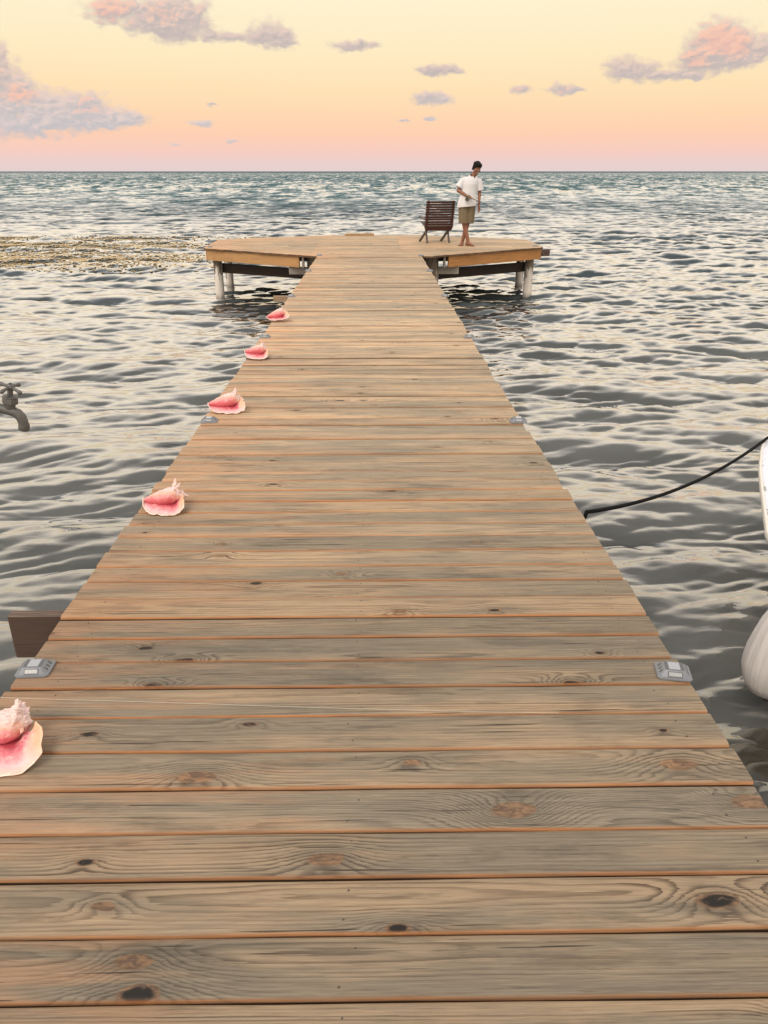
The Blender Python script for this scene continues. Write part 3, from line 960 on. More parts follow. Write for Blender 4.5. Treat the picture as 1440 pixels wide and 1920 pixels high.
# ------------------------------------------------------------------ conch shells
def shell_mats():
    m = bpy.data.materials.new('conch_body')
    m.use_nodes = True
    T = Nodes(m.node_tree); b = m.node_tree.nodes['Principled BSDF']
    P = T.add('ShaderNodeTexCoord').outputs['Object']
    x, y, z = T.xyz(P)
    rnd = T.add('ShaderNodeObjectInfo').outputs['Random']
    Pn = T.v('ADD', P, T.comb(rnd, T.m('MULTIPLY', rnd, 5.0), 0.0))
    n = T.noise(Pn, 34.0, 6.0, .66)
    nf = T.noise(T.v('MULTIPLY', Pn, (60.0, 220.0, 220.0)), 1.0, 3.0, .6)
    # callus: pink by the mouth, orange rim, chalky white back and spire
    h = T.m('ADD', T.m('ADD', T.m('MULTIPLY', z, 1.0), T.m('MULTIPLY', y, 0.95)), T.m('MULTIPLY', T.m('SUBTRACT', n, .5), .07))
    h = T.m('ADD', h, T.m('MULTIPLY', T.m('MAXIMUM', T.m('SUBTRACT', x, .05), 0.0), .9))
    c = T.mix(T.step(h, .044, .080), (0.62, 0.125, 0.155, 1), (0.74, 0.30, 0.29, 1))
    c = T.mix(T.step(h, .078, .094), c, (0.79, 0.43, 0.34, 1))
    c = T.mix(T.step(h, .096, .122), c, (0.76, 0.57, 0.54, 1))
    c = T.mix(T.m('MULTIPLY', T.step(nf, .45, .75), T.step(h, .08, .1)), c, (0.52, 0.38, 0.35, 1))
    T.put(b.inputs['Base Color'], c)
    T.put(b.inputs['Roughness'], T.step(h, .06, .1, .28, .7))
    b.inputs['Subsurface Weight'].default_value = .12
    b.inputs['Subsurface Scale'].default_value = .008
    T.put(b.inputs['Normal'], T.bump(T.m('MULTIPLY', nf, T.step(h, .07, .1)), .6, .003))
    m2 = bpy.data.materials.new('conch_lip')
    m2.use_nodes = True
    T = Nodes(m2.node_tree); b = m2.node_tree.nodes['Principled BSDF']
    a = T.add('ShaderNodeAttribute', attribute_name='lip')
    u, v, w = T.xyz(a.outputs['Vector'])
    P = T.add('ShaderNodeTexCoord').outputs['Object']
    n = T.m('SUBTRACT', T.noise(T.v('ADD', P, T.comb(0.0, T.add('ShaderNodeObjectInfo').outputs['Random'], 0.0)), 42.0, 6.0, .68), .5)
    ray = T.noise(T.comb(T.m('MULTIPLY', u, 26.0), T.m('MULTIPLY', v, 1.5), 0.0), 1.0, 3.0, .6)
    vv = T.m('ADD', v, T.m('ADD', T.m('MULTIPLY', n, .75), T.m('MULTIPLY', T.m('SUBTRACT', ray, .5), .22)))
    c = T.ramp(vv, [(0.0, (0.40, 0.06, 0.085, 1)), (.16, (0.58, 0.13, 0.16, 1)), (.34, (0.72, 0.33, 0.345, 1)), (.58, (0.78, 0.52, 0.52, 1)), (.78, (0.79, 0.54, 0.50, 1)), (.92, (0.79, 0.56, 0.45, 1)), (1.0, (0.80, 0.68, 0.60, 1))])
    wing = T.m('MULTIPLY', T.step(u, .70, .86), T.step(vv, .25, .7))
    c = T.mix(T.m('MULTIPLY', wing, .8), c, (0.78, 0.43, 0.26, 1))
    c = T.mix(T.m('MULTIPLY', T.step(n, .05, .22), .45), c, (0.80, 0.62, 0.60, 1))
    c = T.mix(T.m('MULTIPLY', T.step(n, -.10, -.22), .4), c, (0.60, 0.20, 0.20, 1))
    T.put(b.inputs['Base Color'], c)
    T.put(b.inputs['Roughness'], T.step(v, .5, 1.0, .22, .55))
    b.inputs['Subsurface Weight'].default_value = .15
    b.inputs['Subsurface Scale'].default_value = .008
    T.put(b.inputs['Normal'], T.bump(ray, .25, .003))
    return m, m2


M_CONCH, M_LIP = shell_mats()


def spline(pts, n):
    """Catmull-Rom through pts, n samples."""
    P = [Vector(p) for p in pts]
    P = [P[0] * 2 - P[1]] + P + [P[-1] * 2 - P[-2]]
    out = []
    segs = len(P) - 3
    for i in range(n):
        t = i / (n - 1) * segs
        k = min(int(t), segs - 1); t -= k
        a, b_, c, d = P[k:k + 4]
        out.append(0.5 * ((2 * b_) + (c - a) * t + (2 * a - 5 * b_ + 4 * c - d) * t * t + (3 * b_ - a - 3 * c + d) * t ** 3))
    return out


def conch(label, loc, rz, sc, seed, spikes, mouth=1.0, wing=1.0, spire=.8, flat=.92):
    g = random.Random(seed)
    t = thing('conch_shell', label, 'conch shell', loc, rz, 'pink conch shells along the left pier edge')
    t.scale = (sc, sc, sc * flat)
    # body whorl and spire: lofted along the axis from the canal tip (left) to the shoulder, then a knobbed cone
    m = MB()
    prof = [(-.104, .006), (-.092, .013), (-.07, .022), (-.045, .031), (-.018, .040), (.008, .046), (.030, .048), (.044, .044), (.052, .036)]
    rings = []
    for (x, r) in prof:
        k = (x + .104) / .156
        cy, cz = .012 + .030 * k, .048 + .018 * k
        ring = []
        for j in range(22):
            a = 2 * PI * j / 22
            q = r * (1 + .05 * math.sin(3 * a + x * 40 + seed))
            ring.append((x, cy + q * math.cos(a) * 1.0, cz + q * math.sin(a) * .95))
        rings.append(ring)
    m.rings(rings)
    ax0 = Vector((.034, .043, .068)); ax1 = ax0.lerp(Vector((.122, .066, .052)), spire)
    d = (ax1 - ax0).normalized()
    e1 = d.cross(Vector((0, 0, 1))).normalized(); e2 = e1.cross(d).normalized()
    steps = [(0, .046), (.10, .044), (.24, .034), (.30, .035), (.42, .025), (.48, .026), (.60, .017), (.66, .018), (.80, .010), (1.0, .003)]
    m.rings([[ax0.lerp(ax1, q) + e1 * (r * math.cos(a)) + e2 * (r * math.sin(a)) for a in [2 * PI * j / 18 for j in range(18)]] for q, r in steps])
    for (ang, q, ln, r0) in spikes:
        base = ax0.lerp(ax1, q)
        rr = np.interp(q, [s[0] for s in steps], [s[1] for s in steps])
        n = (e1 * math.cos(R(ang)) + e2 * math.sin(R(ang)))
        n = (n + d * g.uniform(-.15, .35)).normalized()
        p0 = base + n * (rr * .55); p1 = base + n * (rr + ln)
        mid = p0.lerp(p1, .55) + d * g.uniform(-.004, .004)
        m.tube([p0, mid, p1], [r0 * 1.35, r0 * .85, r0 * .28], 10)
    me = m.remeshed('body_whorl', .0026, 2)
    from mathutils import noise as mn
    for vv in me.vertices:
        c0 = vv.co.copy()
        dn = mn.fractal(c0 * 75 + Vector((seed, 0, 0)), .6, 2.1, 4) * .0034 + max(0, mn.noise(c0 * 160 + Vector((0, seed, 0)))) * .0022
        vv.co = c0 + vv.normal * dn * min(1, max(.25, (c0.z - .05) / .03))
    o = link_mesh('body_whorl', me, M_CONCH, t)
    # the flared lip, an inclined scoop that rests on the boards in front
    I = spline([(-.100, .070), (-.075, .068), (-.040, .062), (0, .053), (.036, .044), (.054, .050), (.066, .078)], 46)
    O = [(-.104, .075), (-.100, .054), (-.086, .030), (-.062, .012), (-.030, .003), (.010, .000), (.055, .001), (.086, .010), (.103, .030), (.101, .056), (.092, .082), (.078, .100)]
    O = [((x if x < .04 else .04 + (x - .04) * wing), (y - .05) * mouth + .05 if y < .05 else y) for x, y in O]
    O = spline([p + (0,) for p in O], 46)
    I = [Vector((p.x, p.y, 0)) for p in spline([tuple(q) + (0,) for q in [(-.100, .070), (-.075, .068), (-.040, .062), (0, .053), (.036, .044), (.054, .050), (.066, .078)]], 46)]

    def place(sxx, syy, v, u):
        k = syy / .063
        rough = 2.6 * (math.sin(u * 31 + seed) * .5 + math.sin(u * 53 + seed * 2) * .35 + math.sin(u * 87) * .25) * .0030 * max(v, 0) ** 3
        Y = -.070 + .070 * k
        Z = .0045 + .046 * k - .016 * math.sin(min(max(v, 0), 1) * PI) + abs(rough) * .8
        Z += max(0, .5 - max(v, 0)) * -.020
        Y += max(0, .5 - max(v, 0)) * .030 + max(0, -v) * .11
        Z += max(0, -v) * .01
        wob_ = math.sin(sxx * 95 + seed * 1.7) * math.sin(syy * 120 + seed) * .0026 + math.sin(sxx * 210 + syy * 160 + seed) * .0012
        Z += wob_ * max(v, 0)
        return (sxx, Y - rough * .8, max(Z, .0042))
    nv = 16
    vs, att = [], []
    for iu in range(46):
        u = iu / 45
        for iv in range(nv):
            v = (iv - 3) / (nv - 4)
            a = I[iu].lerp(O[iu], max(v, 0))
            ed = 1 + (math.sin(u * 40 + seed * 3) * .4 + math.sin(u * 71 + seed) * .35 + math.sin(u * 123 + seed * 2) * .25) * .05 * max(v, 0) ** 4
            vs.append(place(a.x * ed, a.y, v, u)); att.append((u, v, 0))
    fs = []
    for iu in range(45):
        for iv in range(nv - 1):
            a = iu * nv + iv
            fs.append((a, a + nv, a + nv + 1, a + 1))
    me = bpy.data.meshes.new('flared_lip')
    me.from_pydata(vs, [], fs); me.update()
    at = me.attributes.new('lip', 'FLOAT_VECTOR', 'POINT')
    at.data.foreach_set('vector', np.array(att, np.float32).ravel())
    me.polygons.foreach_set('use_smooth', [True] * len(me.polygons))
    o = link_mesh('flared_lip', me, M_LIP, t)
    sd = o.modifiers.new('thick', 'SOLIDIFY'); sd.thickness = .0042; sd.offset = 0.0
    ss = o.modifiers.new('sub', 'SUBSURF'); ss.levels = 1; ss.render_levels = 1
    return t


SP = lambda L: [(a, q, l, r) for a, q, l, r in L]
CROWN = [(60, .30, .010, .006), (95, .30, .012, .006), (125, .32, .011, .006), (155, .3, .009, .005), (75, .50, .007, .004), (110, .50, .008, .004), (140, .5, .006, .004), (90, .68, .005, .003), (125, .68, .005, .003)]
conch('largest pink conch shell, cut off at the left beside the pale string', (-1.068, 1.725, 0), R(-4), 1.20, 3,
      [(112, .02, .020, .011), (80, .05, .014, .010), (150, .06, .010, .009)] + CROWN + [(20, .4, .008, .005), (45, .6, .007, .004), (0, .3, .01, .005)], 1.15, 1.32, .42, .82)
conch('pink conch shell with two tall blunt spikes and an orange edged mouth', (-1.012, 3.425, 0), R(-3), 1.0, 11,
      [(118, .0, .044, .0105), (84, .08, .036, .0085), (150, .04, .02, .008), (55, .1, .018, .007)] + CROWN, 1.08, 1.0)
conch('pink conch shell with one tall sharp spike, right behind a solar light', (-1.002, 5.095, 0), R(4), 1.16, 23,
      [(128, -.05, .040, .010), (92, .06, .018, .008), (60, .1, .014, .007)] + CROWN + [(70, .45, .012, .005)], .95, 1.18)
conch('pink conch shell with a wide round mouth and short spikes, fourth from the camera', (-1.020, 6.765, 0), R(-8), 1.06, 31,
      [(122, .0, .022, .008), (92, .08, .018, .007), (62, .12, .012, .006)] + CROWN, 1.18, .95, .55)
conch('farthest pink conch shell with a low ridged crown, tilted towards the water', (-1.030, 8.545, .010), R(10), 1.16, 47,
      [(115, .02, .010, .008), (85, .08, .012, .007), (60, .12, .010, .006)] + CROWN + [(80, .85, .010, .005)], .85, 1.08).rotation_euler = (R(-4), R(-7), R(10))

# ------------------------------------------------------------------ slatted chair on the platform
M_SLAT = simple_mat('dark_mahogany', (0.052, 0.017, 0.013), rough=.45, var=.3, vscale=9, stretch=(1, 14, 14), bump=.3, bscale=60)
M_LEG = simple_mat('grey_brown_leg', (0.085, 0.068, 0.058), rough=.6, var=.25, vscale=12, stretch=(8, 8, 1))
chair = thing('slatted_chair', 'dark brown slatted wooden chair seen from behind on the platform', 'chair', (1.475, 18.82, 0), R(9))


def cbar(name, p, q, w, d, mat, up=(0, 1, 0)):
    """Rectangular bar from p to q."""
    p, q = Vector(p), Vector(q)
    t = (q - p).normalized(); s = t.cross(Vector(up)).normalized(); n = s.cross(t)
    m = MB()
    ring = lambda c: [c + s * (w / 2) + n * (d / 2), c - s * (w / 2) + n * (d / 2), c - s * (w / 2) - n * (d / 2), c + s * (w / 2) - n * (d / 2)]
    m.rings([ring(p), ring(q)])
    return m.build(name, mat, chair)


backl = lambda s, z: Vector((s, -.245 - (z - .30) * .28, z))       # the back leans towards the pier
for s in (-.285, .285):
    cbar('side_rail', backl(s, .285) + Vector((0, -.014, 0)), backl(s, .90) + Vector((0, -.014, 0)), .045, .026, M_SLAT)
for k in range(11):
    z = .345 + k * .0525
    p = backl(0, z)
    m = MB(); m.box((0, 0, 0), (.665, .020, .041), (R(16), 0, 0))
    o = m.build('back_slat', M_SLAT, chair); o.location = (p.x, p.y + .010, p.z)
m = MB(); m.box((0, 0, 0), (.60, .024, .062), (R(16), 0, 0)); o = m.build('bottom_rail', M_SLAT, chair); o.location = (0, -.232, .292)
for k in range(7):
    y = -.17 + k * .076
    m = MB(); m.box((0, 0, 0), (.60, .056, .020), (R(9), 0, 0)); o = m.build('seat_slat', M_LEG, chair); o.location = (0, y, .335 + (y + .2) * .18)
for s in (-.25, .25):
    cbar('seat_rail', (s, -.235, .305), (s, .33, .415), .03, .045, M_LEG, (1, 0, 0))
for s in (-.262, .25):
    cbar('leg', (s, -.27, .0), (s, -.02, .375), .048, .036, M_LEG, (1, 0, 0))
    cbar('leg', (s - .075, .24, .0), (s + .035, -.20, .325), .048, .036, M_LEG, (1, 0, 0))
for s in (-.325, .325):
    cbar('armrest', (s, -.30, .50), (s, .28, .55), .06, .022, M_LEG, (0, 0, 1)) if s < 0 else cbar('armrest', (s - .03, -.30, .50), (s - .03, .22, .55), .05, .022, M_LEG, (0, 0, 1))

# ------------------------------------------------------------------ person fishing
M_SKIN = simple_mat('brown_skin', (0.215, 0.088, 0.050), rough=.5, var=.08, vscale=30, sss=.08)
M_SHIRT = simple_mat('white_cotton', (0.62, 0.62, 0.65), rough=.9, spec=.2, var=.03, vscale=30, bump=.4, bscale=14)
M_SHORTS = simple_mat('khaki_cloth', (0.17, 0.135, 0.088), rough=.9, spec=.2, var=.12, vscale=25, bump=.4, bscale=16)
M_HAIR = simple_mat('black_hair', (0.006, 0.005, 0.005), spec=.2, rough=.7, var=.4, vscale=90, bump=.6, bscale=160)
M_DARK = simple_mat('dark_line', (0.02, 0.012, 0.010), rough=.5)
M_TEETH = simple_mat('teeth', (0.75, 0.70, 0.66), rough=.4)
person = thing('person', 'barefoot person in white t-shirt and khaki shorts holding a fishing rod', 'person', (2.055, 17.86, 0), R(0))
HEAD = Vector((.172, -.060, 1.560))
b = MB()
# legs (crossed at the shins), feet
b.capsule((-.075, .01, .88), .088, (-.045, .0, .47), .054); b.capsule((-.045, .0, .47), .054, (-.01, -.01, .32), .052); b.capsule((-.01, -.01, .32), .052, (.052, -.055, .085), .034)
b.capsule((.085, .02, .88), .086, (.035, .055, .47), .053); b.capsule((.035, .055, .47), .053, (.0, .07, .32), .051); b.capsule((.0, .07, .32), .051, (-.065, .06, .085), .034)


def foot(an, ang, g):
    c, s = math.cos(ang), math.sin(ang)
    f = Vector((c, s, 0)); sd = Vector((-s, c, 0))
    an = Vector(an)
    b.capsule(an + Vector((0, 0, -.02)) - f * .03, .036, an + f * .01 + Vector((0, 0, -.045)), .034)
    b.capsule(an - f * .045 + Vector((0, 0, -.052)), .031, an + f * .11 + Vector((0, 0, -.062)), .022)
    b.capsule(an + f * .02 + Vector((0, 0, -.035)), .034, an + f * .11 + sd * -.01 + Vector((0, 0, -.062)), .024)
    b.capsule(an + f * .02 + Vector((0, 0, -.05)), .030, an + f * .105 + sd * .03 + Vector((0, 0, -.066)), .018)
    for k in range(5):
        q = -.032 + k * .0155
        L = (.168, .166, .158, .148, .136)[k]
        b.capsule(an + f * .10 + sd * q + Vector((0, 0, -.068)), .0135 if k else .016, an + f * L + sd * (q * 1.08) + Vector((0, 0, -.073)), .0095 if k else .0125, 8)


foot((.055, -.055, .085), R(-38), 1)
foot((-.068, .060, .085), R(-110), -1)
# trunk, neck, shoulders
b.capsule((.0, .015, .90), .118, (.025, .015, 1.05), .110, 18); b.capsule((.03, .018, 1.08), .108, (.07, .018, 1.25), .106, 18)
b.capsule((-.06, .01, 1.31), .055, (.20, -.01, 1.305), .054); b.capsule((.10, .0, 1.36), .064, (.150, -.03, 1.48), .056)
# arms
ELR, HR = Vector((-.198, -.02, 1.118)), Vector((.0, -.185, 1.012))
b.capsule((-.125, .008, 1.305), .050, ELR, .041); b.capsule(ELR, .041, HR + Vector((-.035, .03, .012)), .028)
ELL, HL = Vector((.262, .02, 1.07)), Vector((.245, -.07, .845))
b.capsule((.250, -.004, 1.305), .050, ELL, .039); b.capsule(ELL, .039, HL, .026)
# head and face (turned to its left, tilted down)
HM = Matrix.Translation(HEAD) @ Euler((R(18), R(10), R(24))).to_matrix().to_4x4()
hp = lambda x, y, z: HM @ Vector((x, y, z))
b.ellipsoid(hp(0, .012, .028), (.073, .092, .092), HM.to_euler(), 20, 14)
b.ellipsoid(hp(0, -.018, -.035), (.060, .070, .082), HM.to_euler(), 20, 14)
b.capsule(hp(0, -.062, -.098), .024, hp(0, -.050, -.080), .032)
b.capsule(hp(0, -.086, .010), .010, hp(0, -.104, -.026), .0155)
for s in (-1, 1):
    b.ellipsoid(hp(s * .013, -.092, -.030), (.010, .010, .008)); b.ellipsoid(hp(s * .036, -.070, -.028), (.026, .020, .022))
    b.ellipsoid(hp(s * .076, .010, -.008), (.010, .022, .034), HM.to_euler()); b.capsule(hp(s * .016, -.084, .030), .009, hp(s * .045, -.072, .032), .008)
b.capsule(hp(-.024, -.079, -.060), .008, hp(.024, -.079, -.060), .008)


def hand(wr, f, pn, thumb, curl, grip=None):
    """Palm from the wrist wr along f, palm normal pn; four unequal fingers with two bends and a thumb on the side."""
    wr, f, pn = Vector(wr), Vector(f).normalized(), Vector(pn).normalized()
    sd = f.cross(pn).normalized() * thumb
    for q in (-.026, -.009, .009, .026):
        b.capsule(wr + sd * q * .55, .017, wr + f * .072 + sd * q, .0125, 8)
    for q, L in ((.030, .062), (.010, .070), (-.010, .066), (-.029, .052)):
        p = wr + f * .078 + sd * q
        d = f.copy()
        for k, part in enumerate((.45, .32, .23)):
            d = (d * math.cos(R(curl)) + pn * math.sin(R(curl))).normalized() if k else (d * math.cos(R(curl * .6)) + pn * math.sin(R(curl * .6))).normalized()
            f2 = (d - f * 0).normalized()
            p2 = p + f2 * L * part * 1.25
            b.capsule(p, .0098 - k * .0012, p2, .0088 - k * .0012, 8)
            p = p2
    p = wr + f * .018 + sd * .026
    q = p + (sd * .8 + f * .6 + pn * .35).normalized() * .038
    b.capsule(p, .0135, q, .0115, 8); b.capsule(q, .0115, q + (f * .9 + pn * .5 - sd * .1).normalized() * .032, .0085, 8)


ROD_D = Vector((.855, -.10, -.445)).normalized()
hand(HR + Vector((-.045, .035, .015)), Vector((.92, -.30, -.10)), Vector((.12, -.35, -.92)), 1, 62)
hand(HL + Vector((.002, -.005, -.020)), Vector((.14, -.25, -1.0)), Vector((-.85, -.45, .0)), -1, 24)
body_me = b.remeshed('body', .0062, 3)
link_mesh('body', body_me, M_SKIN, person)
# shirt
b = MB()
sec = [(.79, -.004, .212, .165), (.86, .002, .208, .160), (.95, .010, .192, .148), (1.05, .022, .174, .134), (1.15, .040, .168, .126), (1.25, .058, .176, .128), (1.32, .070, .176, .112), (1.37, .082, .150, .092), (1.405, .100, .092, .078), (1.445, .120, .070, .066), (1.46, .124, .066, .062)]
rings = []
for (z, cx, rx, ry) in sec:
    ring = []
    for j in range(40):
        a = 2 * PI * j / 40
        fold = 1 + .030 * math.sin(5 * a + z * 4) * max(0, (1.25 - z) / .45) + .018 * math.sin(9 * a - z * 7) * max(0, (1.3 - z) / .5)
        ring.append((cx + rx * fold * math.cos(a), .008 - .02 * (z - .8) + ry * fold * math.sin(a), z + (.022 * math.cos(a + .6) if z < .8 else 0)))
    rings.append(ring)
b.rings(rings)
b.capsule((-.04, .008, 1.335), .062, (-.122, .006, 1.308), .064, 18); b.tube([(-.118, .006, 1.312), (-.192, -.012, 1.180)], [.064, .084], 20)
b.capsule((.17, .0, 1.335), .062, (.243, -.003, 1.302), .064, 18); b.tube([(.240, -.003, 1.308), (.272, .012, 1.125)], [.064, .080], 20)
sme = b.remeshed('shirt', .0075, 5)
bm = bmesh.new(); bm.from_mesh(sme)
dead = [f for f in bm.faces if (lambda c: (c.z > 1.442 + c.y * .55 and abs(c.x - .125) < .10) or (c.y < 0 and c.z > 1.36 and abs(c.x - .13) < (c.z - 1.355) * .55))(f.calc_center_median())]
bmesh.ops.delete(bm, geom=dead, context='FACES'); bm.to_mesh(sme); bm.free()
sh = link_mesh('shirt', sme, M_SHIRT, person)
# shorts
b = MB()
for s, top, knee in ((-1, (-.078, .012), (-.062, -.002)), (1, (.092, .016), (.062, .045))):
    rings = []
    for z, r in ((.90, .085), (.86, .100), (.78, .112), (.66, .116), (.55, .116), (.462, .114)):
        k = (.92 - z) / .458
        cx, cy = top[0] + (knee[0] - top[0]) * k, top[1] + (knee[1] - top[1]) * k
        rings.append([(cx + r * .92 * (1 + .04 * math.sin(6 * a + 3 * z + s)) * math.cos(a), cy + r * (1 + .04 * math.sin(6 * a + 3 * z + s)) * math.sin(a), z) for a in [2 * PI * j / 28 for j in range(28)]])
    b.rings(rings)
b.capsule((-.05, .015, .86), .10, (.065, .015, .86), .098, 18)
link_mesh('shorts', b.remeshed('shorts', .0075, 4), M_SHORTS, person)
# hair
b = MB()
b.ellipsoid(hp(0, .018, .045), (.084, .098, .094), HM.to_euler(), 22, 16)
for k in range(34):
    a = 2 * PI * k / 34
    back = math.sin(a) > -.25
    z0 = .045
    zl = (-.040 if back else .058) - random.Random(k).uniform(0, .02)
    x0, y0 = .078 * math.cos(a), .014 + .094 * math.sin(a)
    b.capsule(hp(x0 * .92, y0 * .92, .085), .020, hp(x0, y0, zl), .010, 8)
for k in range(9):
    q = -.05 + k * .0125
    b.capsule(hp(q * .8, -.050, .095), .018, hp(q + .008, -.080, .066 - .007 * (k % 3)), .007, 8)
link_mesh('hair', b.remeshed('hair', .006, 1), M_HAIR, person)
for s in (-1, 1):
    b = MB(); b.ellipsoid(hp(s * .029, -.0835, .006), (.012, .006, .006), HM.to_euler(), 10, 6); b.build('eye', M_DARK, person, True)
    b = MB(); b.tube([hp(s * .014, -.093, .032), hp(s * .032, -.088, .037), hp(s * .050, -.074, .031)], [.0035, .0045, .003], 6); b.build('eyebrow', M_DARK, person, True)
b = MB(); b.tube([hp(-.026, -.078, -.052), hp(-.013, -.0865, -.060), hp(.0, -.0885, -.062), hp(.013, -.0865, -.060), hp(.026, -.078, -.052)], [.0015, .0028, .0032, .0028, .0015], 6); b.build('smile', M_TEETH, person, True)
b = MB(); wv = (HL - ELL).normalized()
b.tube([HL - wv * .022, HL - wv * .002], [.031, .030], 14); b.build('watch', M_DARK, person, True)

# ------------------------------------------------------------------ fishing rod, held in the hand
M_ROD = simple_mat('dark_rod', (0.05, 0.052, 0.045), rough=.35, var=.1)
M_CORK = simple_mat('cork_grip', (0.30, 0.20, 0.115), rough=.8, var=.25, vscale=120)
M_REEL = simple_mat('olive_metal_reel', (0.11, 0.105, 0.085), rough=.35, metal=.6, var=.2)
G = person.location + HR + Vector((.045, -.020, -.022))
rod = thing('fishing_rod', 'thin dark fishing rod with a round reel held in one hand', 'fishing rod', G)
m = MB(); m.tube([-ROD_D * .13, -ROD_D * .05, ROD_D * .02, ROD_D * .09], [.011, .0125, .0125, .010], 12); m.build('handle', M_CORK, rod, True)
pts = [ROD_D * (.08 + 1.42 * k / 12) + Vector((0, 0, .05)) * math.sin(k / 12 * PI) for k in range(13)]
m = MB(); m.tube(pts, [.0066 - .0045 * k / 12 for k in range(13)], 8); m.build('blank', M_ROD, rod, True)
m = MB()
for k in (3, 6, 9, 11):
    p = pts[k]
    m.tube([p + Vector((.010 * math.cos(a), 0, .010 * math.sin(a) - .016)) for a in [2 * PI * j / 10 for j in range(11)]], .0014, 6)
    m.tube([p, p + Vector((0, 0, -.008))], .002, 6)
o = m.build('line_guides', M_ROD, rod, True); o['kind'] = 'stuff'
rc = -ROD_D * .075 + Vector((-.005, -.012, -.070))
m = MB(); m.lathe([(.001, -.016), (.040, -.016), (.043, -.012), (.043, -.009), (.022, -.008), (.022, .008), (.043, .009), (.043, .012), (.040, .016), (.001, .016)], rc, (PI / 2, 0, 0), 20)
rl = m.build('reel', M_REEL, rod, auto=40)
m = MB(); m.tube([-ROD_D * .07 + Vector((0, 0, -.008)), rc + Vector((0, 0, .03))], .005, 8); m.build('reel_foot', M_ROD, rl, True)
m = MB(); m.tube([rc + Vector((.018, -.014, 0)), rc + Vector((.018, -.040, 0))], .005, 8); m.build('reel_crank', M_ROD, rl, True)
tip = G + pts[-1]
m = MB(); fl_end = Vector((4.6, 18.2, WATER_Z + .02))
m.tube([tip.lerp(fl_end, k / 10) + Vector((0, 0, -.10 * math.sin(k / 10 * PI))) for k in range(11)], .0011, 5)
M_LINE = simple_mat('clear_line', (0.55, 0.55, 0.52), rough=.3)
tag(m.build('fishing_line', M_LINE, None, True), 'thin pale fishing line running from the rod tip down into the water', 'fishing line')
m = MB()
lp = [(-1.26, 1.985, -1.15), (-1.235, 1.98, -.6), (-1.205, 1.973, -.06), (-1.180, 1.971, .0030), (-1.12, 1.968), (-.696, 1.943), (-.233, 1.912), (.222, 1.886), (.40, 1.878), (.557, 1.872)]
lp = spline([(p[0], p[1], .0022 if len(p) == 2 else p[2]) for p in lp], 60)
m.tube(lp, .0006, 6)
M_STRING = simple_mat('pale_string', (0.56, 0.53, 0.46), rough=.6)
tag(m.build('string', M_STRING, None, True), 'thin pale string lying across the boards near the largest conch shell', 'string')

# ------------------------------------------------------------------ water tap at the left
M_TAP = simple_mat('worn_grey_brass', (0.105, 0.102, 0.098), rough=.45, metal=.3, var=.28, vscale=45, bump=.5, bscale=350)
M_TAP2 = simple_mat('pale_plastic_pipe', (0.50, 0.47, 0.44), rough=.5, var=.12, vscale=30)
TS = 1.0 / 627.0                                   # metres per photo pixel at the tap's distance
TAP = Vector((-1.106, 2.262, .850))                # centre of the tap body
TAP.x += .012
tap = thing('water_tap', 'old grey metal water tap with a cross handle over the water', 'tap', TAP)
m = MB()
m.tube([(-.060, 0, -.008), (-.02, 0, -.010), (.010, 0, -.012), (.024, 0, -.016), (.036, 0, -.027), (.0425, 0, -.042), (.0445, 0, -.052)], [.0150, .0150, .0155, .0165, .0165, .0155, .0150], 20)
m.lathe([(.003, -.024), (.010, -.014), (.0165, .0), (.0165, .012), (.020, .014)], (0, 0, 0), n=20)
m.build('spout', M_TAP, tap, auto=45)
m = MB(); m.lathe([(.0120, .004), (.0168, .004), (.0172, .0), (.0172, -.016), (.0160, -.018), (.0125, -.018), (.0122, -.006)], (.0450, 0, -.050), n=22)
m.build('outlet_ring', M_TAP, tap, auto=40)
m = MB(); m.lathe([(.020, .012), (.0252, .015), (.0252, .030), (.0235, .0335)], n=6); m.lathe([(.0232, .0334), (.0232, .036), (.0190, .0395), (.010, .0415)], n=22)
m.build('packing_nut', M_TAP, tap, auto=30)
m = MB(); m.lathe([(.0085, .040), (.0088, .061)], n=16); m.build('valve_stem', M_TAP, tap, auto=40)
m = MB()
m.lathe([(.0085, .058), (.0125, .062), (.0130, .068), (.0100, .074), (.0065, .0775), (.002, .0775)], n=18)
for a in (-18, 162, 72, 252):
    d = Vector((math.cos(R(a)), math.sin(R(a)), 0))
    q = lambda r, z: d * r + Vector((0, 0, z - r * .22 * (1 if a in (-18, 252) else -.15)))
    m.tube([q(.008, .068), q(.018, .0675), q(.027, .067), q(.033, .0665), q(.039, .066), q(.0425, .0658)], [.0062, .0050, .0050, .0068, .0066, .0025], 12)
m.build('handle', M_TAP, tap, smooth=True)
m = MB(); m.lathe([(.0050, 0), (.0048, .0018), (.002, .0022)], (0, 0, .0772), n=12); m.build('handle_screw', M_DARK, tap, True)
m = MB(); m.lathe([(.014, -.008), (.0255, -.006), (.0262, .002), (.0215, .009), (.0155, .011)], (-.060, 0, -.008), (0, PI / 2, 0), 22); m.build('flange', M_TAP2, tap, auto=40)
for ch in tap.children:
    ch.data.transform(Matrix.Scale(.95, 4) @ Matrix.Rotation(R(12), 4, 'Y'))
m = MB(); m.tube([(-.064, 0, .003), (-.55, 0, -.010), (-.80, 0, -.012), (-.86, 0, -.03), (-.88, 0, -.09), (-.88, 0, -.6), (-.88, 0, -2.6)], .0165, 16); m.build('pipe', M_TAP2, tap, True)

